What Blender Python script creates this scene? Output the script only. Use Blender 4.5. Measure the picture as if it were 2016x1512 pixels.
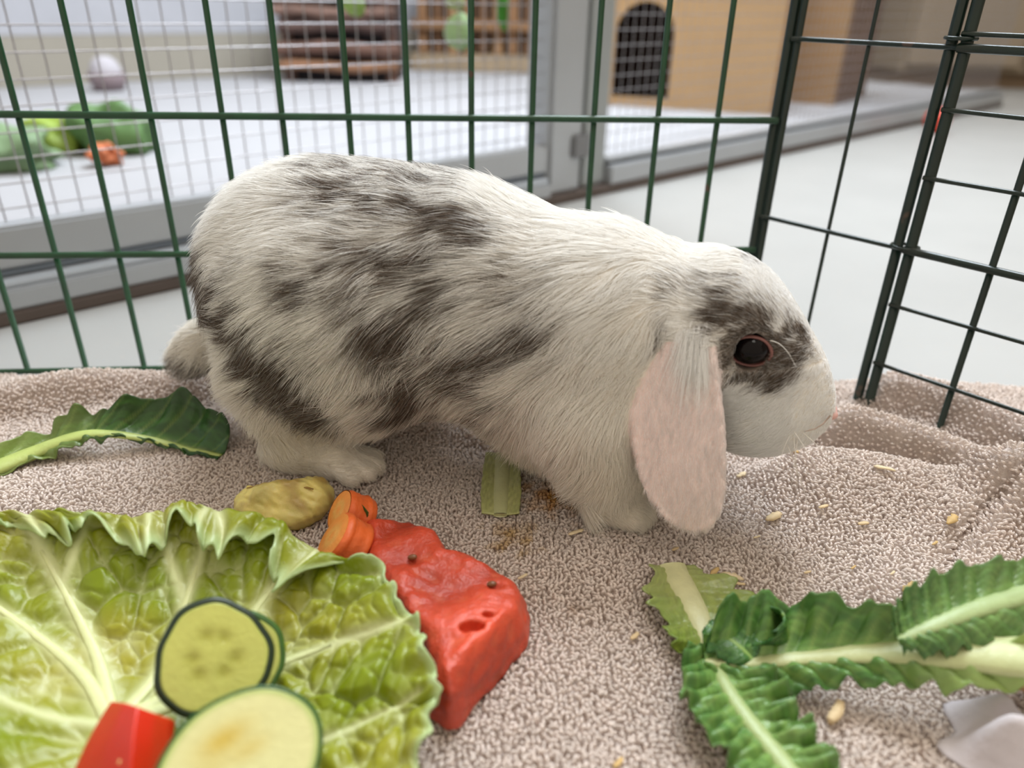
import bpy, bmesh, math, random
import numpy as np
import openvdb
from mathutils import Vector, Matrix

for o in list(bpy.data.objects): bpy.data.objects.remove(o)
SC = bpy.context.scene
COL = SC.collection
rng = np.random.default_rng(7)
random.seed(7)

# ------------------------------------------------------------------ camera, world, lights, exposure
W, H, F = 2016, 1512, 1468.0
CAM = np.array([0, 0, .26])
TH, ROLL = math.radians(27.3), math.radians(1.3)
FWD = np.array([0, math.cos(TH), -math.sin(TH)])
_r0, _u0 = np.array([1., 0, 0]), np.array([0, math.sin(TH), math.cos(TH)])
UPV = _u0 * math.cos(ROLL) - _r0 * math.sin(ROLL)
RGT = _r0 * math.cos(ROLL) + _u0 * math.sin(ROLL)
cd = bpy.data.cameras.new('camera'); cam = bpy.data.objects.new('camera', cd); COL.objects.link(cam)
cd.sensor_width = 36; cd.lens = F * 36 / W; cd.clip_start = .01; cd.clip_end = 50
cam.matrix_world = Matrix([[RGT[0], UPV[0], -FWD[0], CAM[0]], [RGT[1], UPV[1], -FWD[1], CAM[1]],
                           [RGT[2], UPV[2], -FWD[2], CAM[2]], [0, 0, 0, 1]])
cd.dof.use_dof = True; cd.dof.focus_distance = .405; cd.dof.aperture_fstop = 4.4
SC.camera = cam
wd = bpy.data.worlds.new('world'); SC.world = wd; wd.use_nodes = True
bg = wd.node_tree.nodes['Background']; bg.inputs[0].default_value = (1.0, .89, .74, 1); bg.inputs[1].default_value = .52
def area(name, loc, target, size, size_y, power, color):
    l = bpy.data.lights.new(name, 'AREA'); l.shape = 'RECTANGLE'; l.size = size; l.size_y = size_y; l.energy = power; l.color = color
    o = bpy.data.objects.new(name, l); COL.objects.link(o); o.location = loc
    o.rotation_euler = (Vector(target) - Vector(loc)).to_track_quat('-Z', 'Y').to_euler(); return o
area('window_daylight', (.35, 1.75, 2.1), (0, .4, .05), 1.5, 1.1, 78, (.80, .90, 1.0))
area('ceiling_lamp', (.5, .6, 2.6), (0, .5, 0), 1.6, .6, 14, (1.0, .95, .88))
SC.view_settings.view_transform = 'Standard'; SC.view_settings.look = 'None'
SC.view_settings.gamma = 1; SC.view_settings.use_curve_mapping = False
SC.view_settings.exposure = 0.66
SC.cycles.max_bounces = 7; SC.cycles.diffuse_bounces = 4; SC.cycles.glossy_bounces = 3; SC.cycles.transmission_bounces = 5; SC.cycles.transparent_max_bounces = 6
SC.cycles.use_adaptive_sampling = True; SC.cycles.adaptive_threshold = .06; SC.cycles.adaptive_min_samples = 16; SC.cycles.use_light_tree = False; SC.cycles.caustics_reflective = False; SC.cycles.caustics_refractive = False

# ------------------------------------------------------------------ helpers
def ray(px, py): return FWD + RGT * (px - W / 2) / F - UPV * (py - H / 2) / F
def on_z(px, py, z=0.):                       # point of the level z seen at a place of the frame
    d = ray(px, py); return CAM + d * ((z - CAM[2]) / d[2])
def on_plane(px, py, p0, n):
    d = ray(px, py); n = np.asarray(n, float); return CAM + d * (np.dot(np.asarray(p0) - CAM, n) / np.dot(d, n))

def tag(o, label=None, cat=None, group=None, kind=None):
    if label: o['label'] = label
    if cat: o['category'] = cat
    if group: o['group'] = group
    if kind: o['kind'] = kind
    return o
def empty(name, loc=(0, 0, 0)):
    o = bpy.data.objects.new(name, None); COL.objects.link(o); o.location = loc; o.empty_display_size = .02; return o
def link(name, me, mat=None, parent=None, smooth=False):
    o = bpy.data.objects.new(name, me); COL.objects.link(o)
    if mat: me.materials.append(mat)
    if smooth: me.shade_smooth()
    if parent is not None:
        o.parent = parent; o.matrix_parent_inverse = Matrix.Translation(parent.location).inverted()
    return o
def mesh(name, v, f, mat=None, parent=None, smooth=True, cols=None):
    me = bpy.data.meshes.new(name)
    v = np.asarray(v, np.float32)
    me.from_pydata(v.tolist() if not isinstance(f, np.ndarray) else [], [], f if not isinstance(f, np.ndarray) else [])
    if isinstance(f, np.ndarray):
        n, k = f.shape
        me.vertices.add(len(v)); me.vertices.foreach_set('co', v.ravel())
        me.loops.add(n * k); me.loops.foreach_set('vertex_index', f.astype(np.int32).ravel())
        me.polygons.add(n); me.polygons.foreach_set('loop_start', np.arange(0, n * k, k, dtype=np.int32))
        me.update(calc_edges=True)
    me.validate()
    if cols is not None:
        a = me.attributes.new('tint', 'FLOAT_COLOR', 'POINT')
        c = np.ones((len(v), 4), np.float32); c[:, :3] = cols; a.data.foreach_set('color', c.ravel())
    return link(name, me, mat, parent, smooth)
def grid_faces(n, m, wrap=False):
    i, j = np.meshgrid(np.arange(n - 1), np.arange(m if wrap else m - 1), indexing='ij'); j2 = (j + 1) % m
    return np.stack([i * m + j, (i + 1) * m + j, (i + 1) * m + j2, i * m + j2], -1).reshape(-1, 4)
def frame_of(t, up=(0, 0, 1)):
    t = t / np.linalg.norm(t); s = np.cross(t, up)
    if np.linalg.norm(s) < 1e-5: s = np.cross(t, (1, 0, 0))
    s /= np.linalg.norm(s); return t, s, np.cross(s, t)
def tube(name, pts, rad, mat, parent=None, seg=10, flat=1.0, cols=None, cap=True):
    pts = np.asarray(pts, float); n = len(pts); rad = np.broadcast_to(np.asarray(rad, float), (n,))
    V = []
    for i in range(n):
        t = pts[min(i + 1, n - 1)] - pts[max(i - 1, 0)]; t, s, u = frame_of(t)
        for k in range(seg):
            a = 2 * math.pi * k / seg; V.append(pts[i] + s * math.cos(a) * rad[i] + u * math.sin(a) * rad[i] * flat)
    f = [tuple(q) for q in grid_faces(n, seg, True)]
    if cap: f += [tuple(range(seg))[::-1], tuple((n - 1) * seg + k for k in range(seg))]
    c = None if cols is None else np.repeat(np.asarray(cols), seg, 0)
    return mesh(name, V, f, mat, parent, True, c)
def box(name, corners_min, corners_max, mat, parent=None, basis=None, org=(0, 0, 0), bevel=0.0):
    bm = bmesh.new(); bmesh.ops.create_cube(bm, size=1)
    a, b = np.array(corners_min, float), np.array(corners_max, float)
    for v in bm.verts: v.co = Vector((a + b) / 2 + np.array(v.co) * (b - a))
    if bevel: bmesh.ops.bevel(bm, geom=bm.edges[:], offset=bevel, segments=2, affect='EDGES')
    if basis is not None:
        B = np.asarray(basis)
        for v in bm.verts: v.co = Vector(np.asarray(org) + B[0] * v.co[0] + B[1] * v.co[1] + B[2] * v.co[2])
    bm.normal_update()
    me = bpy.data.meshes.new(name); bm.to_mesh(me); bm.free()
    return link(name, me, mat, parent)
def spline(p, n):
    p = np.asarray(p, float); k = len(p); t = np.linspace(0, k - 1, n); i = np.clip(t.astype(int), 0, k - 2); f = (t - i)[:, None]
    P = lambda j: p[np.clip(j, 0, k - 1)]
    a, b, c, d = P(i - 1), P(i), P(i + 1), P(i + 2)
    return .5 * (2 * b + (c - a) * f + (2 * a - 5 * b + 4 * c - d) * f ** 2 + (3 * b - a - 3 * c + d) * f ** 3)
class Noise:                                   # smooth random field from waves
    def __init__(s, wl, n=14, dim=3, seed=0):
        g = np.random.default_rng(seed); d = g.normal(size=(n, dim)); d /= np.linalg.norm(d, axis=1)[:, None]
        s.k = d * (2 * np.pi / (wl * g.uniform(.6, 1.6, (n, 1)))); s.p = g.uniform(0, 6.28, n); s.n = n
    def __call__(s, P): return np.sin(P @ s.k.T + s.p).sum(-1) / math.sqrt(s.n / 2)
def surface_from(fn, lo, hi, vox, name):       # closed surface of a signed distance field
    ax = [np.arange(lo[i], hi[i] + vox, vox, dtype=np.float32) for i in range(3)]
    P = np.stack(np.meshgrid(*ax, indexing='ij'), -1); d = fn(P).astype(np.float32)
    g = openvdb.FloatGrid(float(vox * 3)); g.copyFromArray(np.clip(d, -3 * vox, 3 * vox))
    v, q = g.convertToQuads(0.0)
    return v * vox + np.array(lo), np.asarray(q)[:, ::-1].astype(np.int32)

# ---- materials
def mat(name, color=(.5, .5, .5), rough=.6, metal=0., noise=0., scale=20., bump=0., bscale=60., attr=None, trans=0., sss=0., spec=.5, coat=0., color2=None):
    m = bpy.data.materials.new(name); m.use_nodes = True; nt = m.node_tree; N = nt.nodes; L = nt.links
    b = N['Principled BSDF']; out = N['Material Output']
    b.inputs['Roughness'].default_value = rough; b.inputs['Metallic'].default_value = metal; b.inputs['Specular IOR Level'].default_value = spec
    if coat: b.inputs['Coat Weight'].default_value = coat; b.inputs['Coat Roughness'].default_value = .15
    co = N.new('ShaderNodeTexCoord'); src = None
    if attr:
        a = N.new('ShaderNodeAttribute'); a.attribute_name = attr; src = a.outputs['Color']
    if noise or color2:
        tx = N.new('ShaderNodeTexNoise'); tx.inputs['Scale'].default_value = scale; tx.inputs['Detail'].default_value = 6
        L.new(co.outputs['Object'], tx.inputs['Vector'])
        mx = N.new('ShaderNodeMix'); mx.data_type = 'RGBA'
        rp = N.new('ShaderNodeMapRange'); rp.inputs[1].default_value = .3; rp.inputs[2].default_value = .7; L.new(tx.outputs[0], rp.inputs[0])
        L.new(rp.outputs[0], mx.inputs[0])
        if src is not None:
            mx.blend_type = 'MULTIPLY'; L.new(src, mx.inputs[6]); mx.inputs[7].default_value = (1 - noise,) * 3 + (1,)
        else:
            c2 = color2 or tuple(c * (1 - noise) for c in color)
            mx.inputs[6].default_value = (*color, 1); mx.inputs[7].default_value = (*c2, 1)
        src = mx.outputs[2]
    if src is not None: L.new(src, b.inputs['Base Color'])
    else: b.inputs['Base Color'].default_value = (*color, 1)
    if sss:
        b.inputs['Subsurface Weight'].default_value = sss; b.inputs['Subsurface Radius'].default_value = (.006, .003, .0015); b.inputs['Subsurface Scale'].default_value = 1.0
    if bump:
        t2 = N.new('ShaderNodeTexNoise'); t2.inputs['Scale'].default_value = bscale; t2.inputs['Detail'].default_value = 5; L.new(co.outputs['Object'], t2.inputs['Vector'])
        bp = N.new('ShaderNodeBump'); bp.inputs['Strength'].default_value = bump; bp.inputs['Distance'].default_value = .002
        L.new(t2.outputs[0], bp.inputs['Height']); L.new(bp.outputs[0], b.inputs['Normal'])
    if trans:
        tr = N.new('ShaderNodeBsdfTranslucent'); mix = N.new('ShaderNodeMixShader'); mix.inputs[0].default_value = trans
        if src is not None: L.new(src, tr.inputs[0])
        else: tr.inputs[0].default_value = (*color, 1)
        L.new(b.outputs[0], mix.inputs[1]); L.new(tr.outputs[0], mix.inputs[2]); L.new(mix.outputs[0], out.inputs[0])
    return m
def hair_mat(name, rough=.55, trans=.35, spec=.25):
    m = bpy.data.materials.new(name); m.use_nodes = True; nt = m.node_tree; N = nt.nodes; L = nt.links
    a = N.new('ShaderNodeAttribute'); a.attribute_name = 'tint'
    b = N['Principled BSDF']; b.inputs['Roughness'].default_value = rough; b.inputs['Specular IOR Level'].default_value = spec
    L.new(a.outputs['Color'], b.inputs['Base Color'])
    tr = N.new('ShaderNodeBsdfTranslucent'); L.new(a.outputs['Color'], tr.inputs[0])
    mx = N.new('ShaderNodeMixShader'); mx.inputs[0].default_value = trans
    L.new(b.outputs[0], mx.inputs[1]); L.new(tr.outputs[0], mx.inputs[2]); L.new(mx.outputs[0], N['Material Output'].inputs[0]); return m
def strands(name, P, R, C, mt, parent):        # P n,k,3   R n,k   C n,k,3
    n, k = P.shape[:2]
    cu = bpy.data.hair_curves.new(name); cu.add_curves([k] * n)
    cu.attributes['position'].data.foreach_set('vector', np.ascontiguousarray(P, np.float32).ravel())
    ra = cu.attributes.get('radius') or cu.attributes.new('radius', 'FLOAT', 'POINT'); ra.data.foreach_set('value', np.ascontiguousarray(R, np.float32).ravel())
    c = np.ones((n, k, 4), np.float32); c[..., :3] = C
    ca = cu.attributes.new('tint', 'FLOAT_COLOR', 'POINT'); ca.data.foreach_set('color', c.ravel())
    cu.materials.append(mt)
    o = bpy.data.objects.new(name, cu); COL.objects.link(o); o.parent = parent
    o.matrix_parent_inverse = Matrix.Translation(parent.location).inverted(); o['kind'] = 'stuff'; return o
SC.cycles_curves.shape = 'RIBBONS'

def srgb(r, g, b):
    f = lambda c: (c / 255 / 12.92) if c / 255 <= .04045 else ((c / 255 + .055) / 1.055) ** 2.4
    return (f(r), f(g), f(b))

# ------------------------------------------------------------------ the setting
def floor_mat():
    m = mat('terrazzo', srgb(160, 159, 156), .45, noise=.08, scale=6)
    nt = m.node_tree; N = nt.nodes; L = nt.links; b = N['Principled BSDF']; src = b.inputs['Base Color'].links[0].from_socket
    vo = N.new('ShaderNodeTexVoronoi'); vo.inputs['Scale'].default_value = 90; L.new(N['Texture Coordinate'].outputs['Object'], vo.inputs['Vector'])
    rp = N.new('ShaderNodeMapRange'); rp.inputs[1].default_value = .12; rp.inputs[2].default_value = .25; rp.inputs[3].default_value = .35; rp.inputs[4].default_value = 0; L.new(vo.outputs['Distance'], rp.inputs[0])
    mx = N.new('ShaderNodeMix'); mx.data_type = 'RGBA'; L.new(rp.outputs[0], mx.inputs[0]); L.new(src, mx.inputs[6]); mx.inputs[7].default_value = (*srgb(165, 158, 150), 1)
    L.new(mx.outputs[2], b.inputs['Base Color']); return m
FLOOR_Z = -.012
tag(box('floor', (-3.5, -1.5, FLOOR_Z - .05), (4.0, 5.0, FLOOR_Z), floor_mat()), kind='structure')
wallm = mat('wall_paint', srgb(168, 154, 136), .8, noise=.05, scale=3, bump=.1)
tag(box('wall_back', (-3.5, 4.9, FLOOR_Z), (4.0, 5.0, 2.8), wallm), kind='structure')
tag(box('wall_right', (3.9, -1.5, FLOOR_Z), (4.0, 4.9, 2.8), wallm), kind='structure')
tag(box('baseboard_back', (-3.5, 4.87, FLOOR_Z), (3.9, 4.9, .1), mat('skirting', srgb(150, 128, 100), .5, noise=.1)), kind='structure')

# ------------------------------------------------------------------ aviary behind the pen
AP0 = np.array([-.476, .643, 0.]); AD = np.array([.974, .933, 0.]); AD /= np.linalg.norm(AD); AN = np.array([AD[1], -AD[0], 0.])   # AN faces the pen
UPZ = np.array([0, 0, 1.])
AB = [AD, -AN, UPZ]                             # along, inward, up
alu = mat('aluminium', srgb(178, 181, 185), .38, metal=.35, noise=.06, scale=8)
alu_dark = mat('aluminium_groove', srgb(120, 128, 138), .5, metal=.3)
gasket = mat('brown_gasket', srgb(92, 80, 74), .8, noise=.15)
paper = mat('white_tray_lining', srgb(162, 161, 164), .8, noise=.04, scale=9)
zinc = mat('zinc_wire', srgb(170, 166, 168), .35, metal=.6, noise=.2, scale=40)
av = tag(empty('aviary', tuple(AP0)), 'large aluminium framed aviary with square zinc wire mesh behind the pen', 'aviary')
def abox(name, a, b, m, bevel=.002): return box(name, a, b, m, av, AB, AP0, bevel)
abox('tray', (-1.1, .0, FLOOR_Z), (2.75, 1.62, .03), paper, .003)
abox('gasket_strip', (-1.1, -.034, FLOOR_Z), (2.75, .0, .001), gasket)
abox('bottom_rail', (-1.1, -.032, .001), (.70, .0, .020), alu)
abox('rail_lip', (-1.1, -.026, .020), (.70, .0, .028), mat('aluminium_lip', srgb(196, 202, 210), .3, metal=.3))
abox('rail_groove', (-1.1, -.018, .028), (.70, .0, .036), alu_dark)
abox('upper_rail', (-1.1, -.022, .036), (.70, .004, .073), alu, .003)
abox('bottom_rail', (.835, -.032, .001), (2.75, .0, .030), alu)
abox('rail_groove', (.835, -.016, .030), (2.75, .0, .035), alu_dark)
abox('rail_lip', (.835, -.022, .035), (2.75, .0, .041), alu)
abox('post', (.70, -.024, .0), (.772, .03, 1.2), alu, .006)
abox('post', (.774, -.020, .0), (.835, .03, 1.2), mat('aluminium_shaded_side', srgb(158, 162, 162), .42, metal=.3, noise=.05), .006)  # right part of the post: its shading is painted as a darker aluminium tone
abox('bracket', (.745, -.030, .05), (.785, -.020, .085), mat('grey_bracket', srgb(128, 128, 130), .5, metal=.4), .004)
abox('back_panel', (-1.1, 1.60, .03), (2.75, 1.62, .15), mat('beige_board', srgb(164, 158, 146), .8, noise=.08, scale=5))
abox('back_panel', (-1.1, 1.605, .15), (2.75, 1.618, 1.2), mat('grey_board', srgb(180, 181, 188), .8, noise=.05))
abox('side_panel', (-1.1, .0, .03), (-1.08, 1.6, 1.2), mat('grey_side_board', srgb(200, 200, 203), .8, noise=.05))
def wire_panel(name, s0, s1, z0, z1, pitch=.0212, r=.00075):
    V, Fc = [], []
    def bar(a, b, rr, nseg=1):
        if nseg > 1:
            for i in range(nseg): bar(a + (b - a) * i / nseg, a + (b - a) * (i + 1) / nseg, rr)
            return
        k = len(V); t, s, u = frame_of(b - a)
        for p in (a, b):
            for q in range(5): V.append(p + s * math.cos(q * 1.2566) * rr + u * math.sin(q * 1.2566) * rr)
        for q in range(5): Fc.append((k + q, k + (q + 1) % 5, k + 5 + (q + 1) % 5, k + 5 + q))
    for s in np.arange(s0, s1, pitch): bar(AP0 + AD * s + UPZ * z0, AP0 + AD * s + UPZ * z1, r)
    for z in np.arange(z0 + .012, z1, pitch): bar(AP0 + AD * s0 + UPZ * z + AN * .0016, AP0 + AD * s1 + UPZ * z + AN * .0016, r, int((s1 - s0) / .03))
    o = mesh(name, V, Fc, zinc, av); o['kind'] = 'stuff'; return o
wire_panel('wire_mesh', -1.1, .70, .072, .62)
wire_panel('wire_mesh', .838, 2.75, .041, .62)

def amat(px, py, z): return on_z(px, py, z)
# bark hut
bark = [mat('bark_%d' % i, c, .85, noise=.45, scale=30, bump=.8, bscale=45) for i, c in enumerate([srgb(150, 120, 108), srgb(118, 88, 76), srgb(172, 128, 98), srgb(96, 74, 68)])]
hb = amat(672, 162, .03)
hut = tag(empty('bark_hut', tuple(hb)), 'dark bark hut of stacked half logs standing inside the aviary', 'animal hut')
def log(parent, c, length, r, m, ax=(1, .06, 0)):
    ax = np.array(ax, float); ax /= np.linalg.norm(ax); n = 9
    pts = [np.array(c) + ax * (t - .5) * length + UPZ * .004 * math.sin(7 * t + c[2] * 90) for t in np.linspace(0, 1, n)]
    return tube('half_log', pts, [r * (1 + .12 * math.sin(3 * i + c[2] * 50)) for i in range(n)], m, parent, 9, .9)
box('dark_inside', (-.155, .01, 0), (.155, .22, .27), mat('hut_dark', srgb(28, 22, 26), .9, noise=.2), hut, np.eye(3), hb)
for k, (z, r) in enumerate([(.045, .016), (.092, .021), (.150, .019), (.188, .018), (.226, .02), (.262, .018)]):
    log(hut, hb + np.array([0, -.012, z]), .345 + .02 * math.sin(k * 2.1), r, bark[[2, 1, 3, 0, 1, 0][k]])
for sx in (-1, 1): tube('upright_log', [hb + np.array([sx * .15, .015, z]) for z in np.linspace(.0, .29, 6)], .018, bark[1], hut, 9)
# second wooden shelter right of the hut
cb = amat(945, 141, .03)
crate = tag(empty('log_shelter', tuple(cb)), 'brown wooden shelter of upright boards next to the bark hut', 'animal shelter')
wood_br = [mat('brown_board_%d' % i, c, .8, noise=.3, scale=25, bump=.5) for i, c in enumerate([srgb(150, 112, 78), srgb(116, 84, 58), srgb(168, 130, 92)])]
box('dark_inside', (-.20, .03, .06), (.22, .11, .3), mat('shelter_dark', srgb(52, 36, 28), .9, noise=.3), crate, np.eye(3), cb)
box('sill_board', (-.24, -.02, .0), (.24, .12, .055), mat('sill_wood', srgb(168, 148, 122), .8, noise=.2, scale=20), crate, np.eye(3), cb, .004)
for k in range(9):
    x = -.215 + k * .052
    box('upright_board', (x, .0 + .006 * (k % 2), .055), (x + .034, .03, .32), wood_br[k % 3], crate, np.eye(3), cb, .004)
box('cross_board', (-.235, -.015, .13), (.235, .004, .165), wood_br[0], crate, np.eye(3), cb, .004)
# plywood house with an arched entrance
ha, hc = amat(1192, 205, .03), amat(1518, 226, .03)
hx = hc - ha; hx[2] = 0; hl = np.linalg.norm(hx); hx /= hl; hy = np.array([-hx[1], hx[0], 0])
house = tag(empty('plywood_house', tuple(ha)), 'pale plywood house with a dark arched entrance behind the wire mesh', 'animal house')
ply = mat('plywood', srgb(196, 160, 116), .7, noise=.1, scale=7); ply2 = mat('plywood_side', srgb(168, 124, 82), .7, noise=.15, scale=9)
HB = [hx, hy, UPZ]
def arch_panel(name, w, h, x0, x1, z0, zt, th, m):
    r = (x1 - x0) / 2; xc = (x0 + x1) / 2; arc = [(xc - r * math.cos(a), zt - r + r * math.sin(a)) for a in np.linspace(0, math.pi, 17)]
    inner = [(x0, z0)] + arc + [(x1, z0)]
    loop = [(0, 0), (0, h), (w, h), (w, 0), (x1, 0)] + inner[::-1] + [(x0, 0)] if z0 <= 0 else None
    bm = bmesh.new()
    def quad(a, b, c, d):
        vs = [bm.verts.new(Vector(ha + hx * p[0] + UPZ * p[1])) for p in (a, b, c, d)]; bm.faces.new(vs)
    quad((-.06, 0), (x0, 0), (x0, h), (-.06, h)); quad((x1, 0), (w, 0), (w, h), (x1, h)); quad((x0, 0), (x1, 0), (x1, z0), (x0, z0))
    for (a, b) in zip(arc[:-1], arc[1:]): quad(a, b, (b[0], h), (a[0], h))
    pts = [(x0, z0)] + arc[1:]
    bmesh.ops.remove_doubles(bm, verts=bm.verts, dist=1e-5)
    ret = bmesh.ops.extrude_face_region(bm, geom=bm.faces[:])
    bmesh.ops.translate(bm, verts=[v for v in ret['geom'] if isinstance(v, bmesh.types.BMVert)], vec=Vector(hy * th))
    bmesh.ops.recalc_face_normals(bm, faces=bm.faces)
    me = bpy.data.meshes.new(name); bm.to_mesh(me); bm.free(); return link(name, me, m, house)
zs = np.linalg.norm(hx)
arch_panel('front_panel', hl, .36, .012, .152, .02, .232, .012, ply)
box('side_panel', (hl - .004, .0, 0), (hl + .008, .26, .36), ply2, house, HB, ha)
box('side_panel', (-.062, .012, 0), (-.05, .26, .36), ply2, house, HB, ha)
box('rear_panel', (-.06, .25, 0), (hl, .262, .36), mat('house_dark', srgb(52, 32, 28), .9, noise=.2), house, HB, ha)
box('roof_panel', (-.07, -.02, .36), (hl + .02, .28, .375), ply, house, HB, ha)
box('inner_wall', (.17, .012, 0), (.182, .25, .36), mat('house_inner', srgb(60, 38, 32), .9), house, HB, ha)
nb = amat(1600, 205, .03)
nest = tag(empty('nest_box', tuple(nb)), 'brown wooden nest box right of the plywood house, seen through the corner bars', 'nest box')
nbm = mat('nest_front_wood', srgb(170, 134, 92), .7, noise=.15, scale=8); nbd = mat('nest_side_wood', srgb(112, 82, 58), .8, noise=.2, scale=8)
NB = [np.array([.80, -.60, 0]), np.array([.60, .80, 0]), UPZ]
box('front_board', (-.10, 0, 0), (.05, .012, .34), nbm, nest, NB, nb); box('side_board', (.038, .012, 0), (.05, .30, .34), nbd, nest, NB, nb); box('side_board', (-.10, .012, 0), (-.088, .30, .34), nbd, nest, NB, nb)
box('rear_board', (-.10, .288, 0), (.05, .30, .34), nbd, nest, NB, nb); box('roof_board', (-.12, -.02, .34), (.07, .32, .355), nbm, nest, NB, nb)
# hanging leaves
vine = tag(empty('hanging_vine', tuple(on_plane(905, 40, AP0 - AN * .12, AN))), 'green vine with round leaves hanging in front of the wooden shelter', 'plant')
def round_leaf(px, py, w, h, colr, depth, tipdown=True):
    c = on_plane(px, py, AP0 - AN * depth, AN); k = np.dot(c - CAM, FWD) / F
    V = [c + AN * .006]; n = 20
    for i in range(n):
        a = 2 * math.pi * i / n; rr = 1 + .12 * math.cos(a) * (1 if tipdown else -1)
        V.append(c + RGT * (math.sin(a) * w * k / 2 * rr) - UPZ * (math.cos(a) * h * k / 2) + AN * .004 * math.cos(2 * a))
    nv = len(V); V += [v - AN * .0015 for v in V]
    f = [(0, 1 + i, 1 + (i + 1) % n) for i in range(n)] + [(nv, nv + 1 + (i + 1) % n, nv + 1 + i) for i in range(n)] + [(1 + i, nv + 1 + i, nv + 1 + (i + 1) % n, 1 + (i + 1) % n) for i in range(n)]
    return mesh('leaf', V, f, mat('vine_leaf', colr, .5, noise=.15, scale=30, trans=.3), vine)
round_leaf(905, 62, 54, 68, srgb(178, 206, 152), .12); round_leaf(699, 0, 44, 60, srgb(164, 194, 104), .14)
round_leaf(900, 4, 36, 30, srgb(176, 190, 130), .12); round_leaf(992, 20, 22, 76, srgb(74, 150, 40), .16, False)
tube('stem', [on_plane(px, py, AP0 - AN * .125, AN) for px, py in ((905, 36), (903, 5), (850, -40), (760, -50), (699, -20))], .0018, mat('vine_stem', srgb(120, 140, 80), .6), vine, 6)
# greens and a carrot end lying in the aviary
def lump(name, px, py, z, rx, ry, rz, colr, label, cat, seed, rot=0., group=None):
    c = on_z(px, py, z); nz = Noise(.5, seed=seed)
    bm = bmesh.new(); bmesh.ops.create_icosphere(bm, subdivisions=4, radius=1)
    for v in bm.verts:
        d = np.array(v.co); q = d * (1 + .16 * nz(d * .5) + .05 * np.sin(d[0] * 9 + d[1] * 7))
        x, y = q[0] * rx, q[1] * ry; ca, sa = math.cos(rot), math.sin(rot)
        v.co = Vector((c[0] + x * ca - y * sa, c[1] + x * sa + y * ca, max(.031, c[2] + q[2] * rz)))
    me = bpy.data.meshes.new(name); bm.to_mesh(me); bm.free()
    return tag(link(name, me, mat(name + '_skin', colr, .6, noise=.25, scale=40), None, True), label, cat, group)
lump('round_green_vegetable', 222, 262, .06, .056, .040, .044, srgb(92, 128, 72), 'blurred mid green vegetable lying in the aviary, above the orange carrot end', 'vegetable', 1, .3)
lump('pale_green_vegetable', 110, 270, .052, .048, .036, .034, srgb(148, 172, 66), 'blurred yellow-green vegetable lying in the aviary between two darker ones', 'vegetable', 2, .1)
lump('leafy_green_vegetable', 10, 300, .05, .085, .05, .038, srgb(120, 146, 106), 'blurred greyish green leafy vegetable at the left picture edge in the aviary', 'vegetable', 3, -.1)
lump('dark_green_stalk', 62, 274, .05, .022, .02, .016, srgb(92, 96, 66), 'blurred dark olive stalk between green vegetables in the aviary', 'vegetable', 4, .2)
lump('carrot_end', 207, 304, .046, .022, .018, .015, srgb(206, 116, 72), 'blurred orange carrot end lying in the aviary', 'carrot', 5, .2)
# bowl with pale mound
bc = on_z(216, 178, .03)
bowl = tag(empty('food_bowl', tuple(bc)), 'small mauve bowl with a pale rounded heap standing far back in the aviary', 'bowl')
def lathe(name, c, prof, m, parent, seg=28):
    V = [np.asarray(c) + np.array([r * math.cos(2 * math.pi * k / seg), r * math.sin(2 * math.pi * k / seg), z]) for r, z in prof for k in range(seg)]
    return mesh(name, V, [tuple(q) for q in grid_faces(len(prof), seg, True)], m, parent)
lathe('bowl_body', bc, [(.001, 0), (.034, 0), (.042, .02), (.045, .042), (.042, .044), (.038, .02), (.001, .014)], mat('mauve_glaze', srgb(140, 124, 128), .5, noise=.1), bowl)
lathe('heap', bc, [(.039, .035), (.036, .055), (.027, .072), (.014, .081), (.001, .083)], mat('pale_heap', srgb(184, 180, 186), .8, noise=.1, bump=.5), bowl)
# red ball and furniture far right
rb = on_z(1838, 262, FLOOR_Z + .0)
bm = bmesh.new(); bmesh.ops.create_uvsphere(bm, u_segments=24, v_segments=16, radius=.03)
for v in bm.verts: v.co = Vector((v.co.x, v.co.y, v.co.z)) + Vector((rb[0], rb[1], FLOOR_Z + .03))
me = bpy.data.meshes.new('red_ball'); bm.to_mesh(me); bm.free()
rbo = tag(empty('red_ball', (rb[0], rb[1], FLOOR_Z)), 'small red ball on the pale floor behind the pen joint', 'ball')
link('ball_shell', me, mat('red_rubber', srgb(190, 62, 40), .5, noise=.05), rbo, True)
tube('ball_seam', [(rb[0] + .0302 * math.cos(a), rb[1] + .0302 * math.sin(a), FLOOR_Z + .03) for a in np.linspace(0, 2 * math.pi, 25)], .0008, mat('red_seam', srgb(150, 44, 30), .6), rbo, 5)
sb = on_z(1800, 165, FLOOR_Z)
side = tag(empty('wooden_sideboard', (1.75, 3.1, FLOOR_Z)), 'blurred light wooden sideboard standing against the beige wall', 'furniture')
sbw = mat('sideboard_wood', srgb(140, 124, 102), .6, noise=.12, scale=4)
box('body', (1.45, 3.1, FLOOR_Z + .06), (3.2, 3.6, .8), sbw, side)
box('plinth', (1.47, 3.13, FLOOR_Z), (3.18, 3.58, FLOOR_Z + .06), mat('plinth_wood', srgb(120, 98, 74), .7, noise=.1), side)
for k, x in enumerate((1.47, 1.92, 2.37, 2.82)):
    d = box('door', (x, 3.08, FLOOR_Z + .08), (x + .42, 3.1, .78), mat('sideboard_door_%d' % k, [srgb(150, 134, 114), srgb(136, 118, 96)][k % 2], .6, noise=.1, scale=4), side, bevel=.004)
    box('handle', (x + .05, 3.065, .45), (x + .065, 3.08, .6), alu_dark, d)

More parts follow.
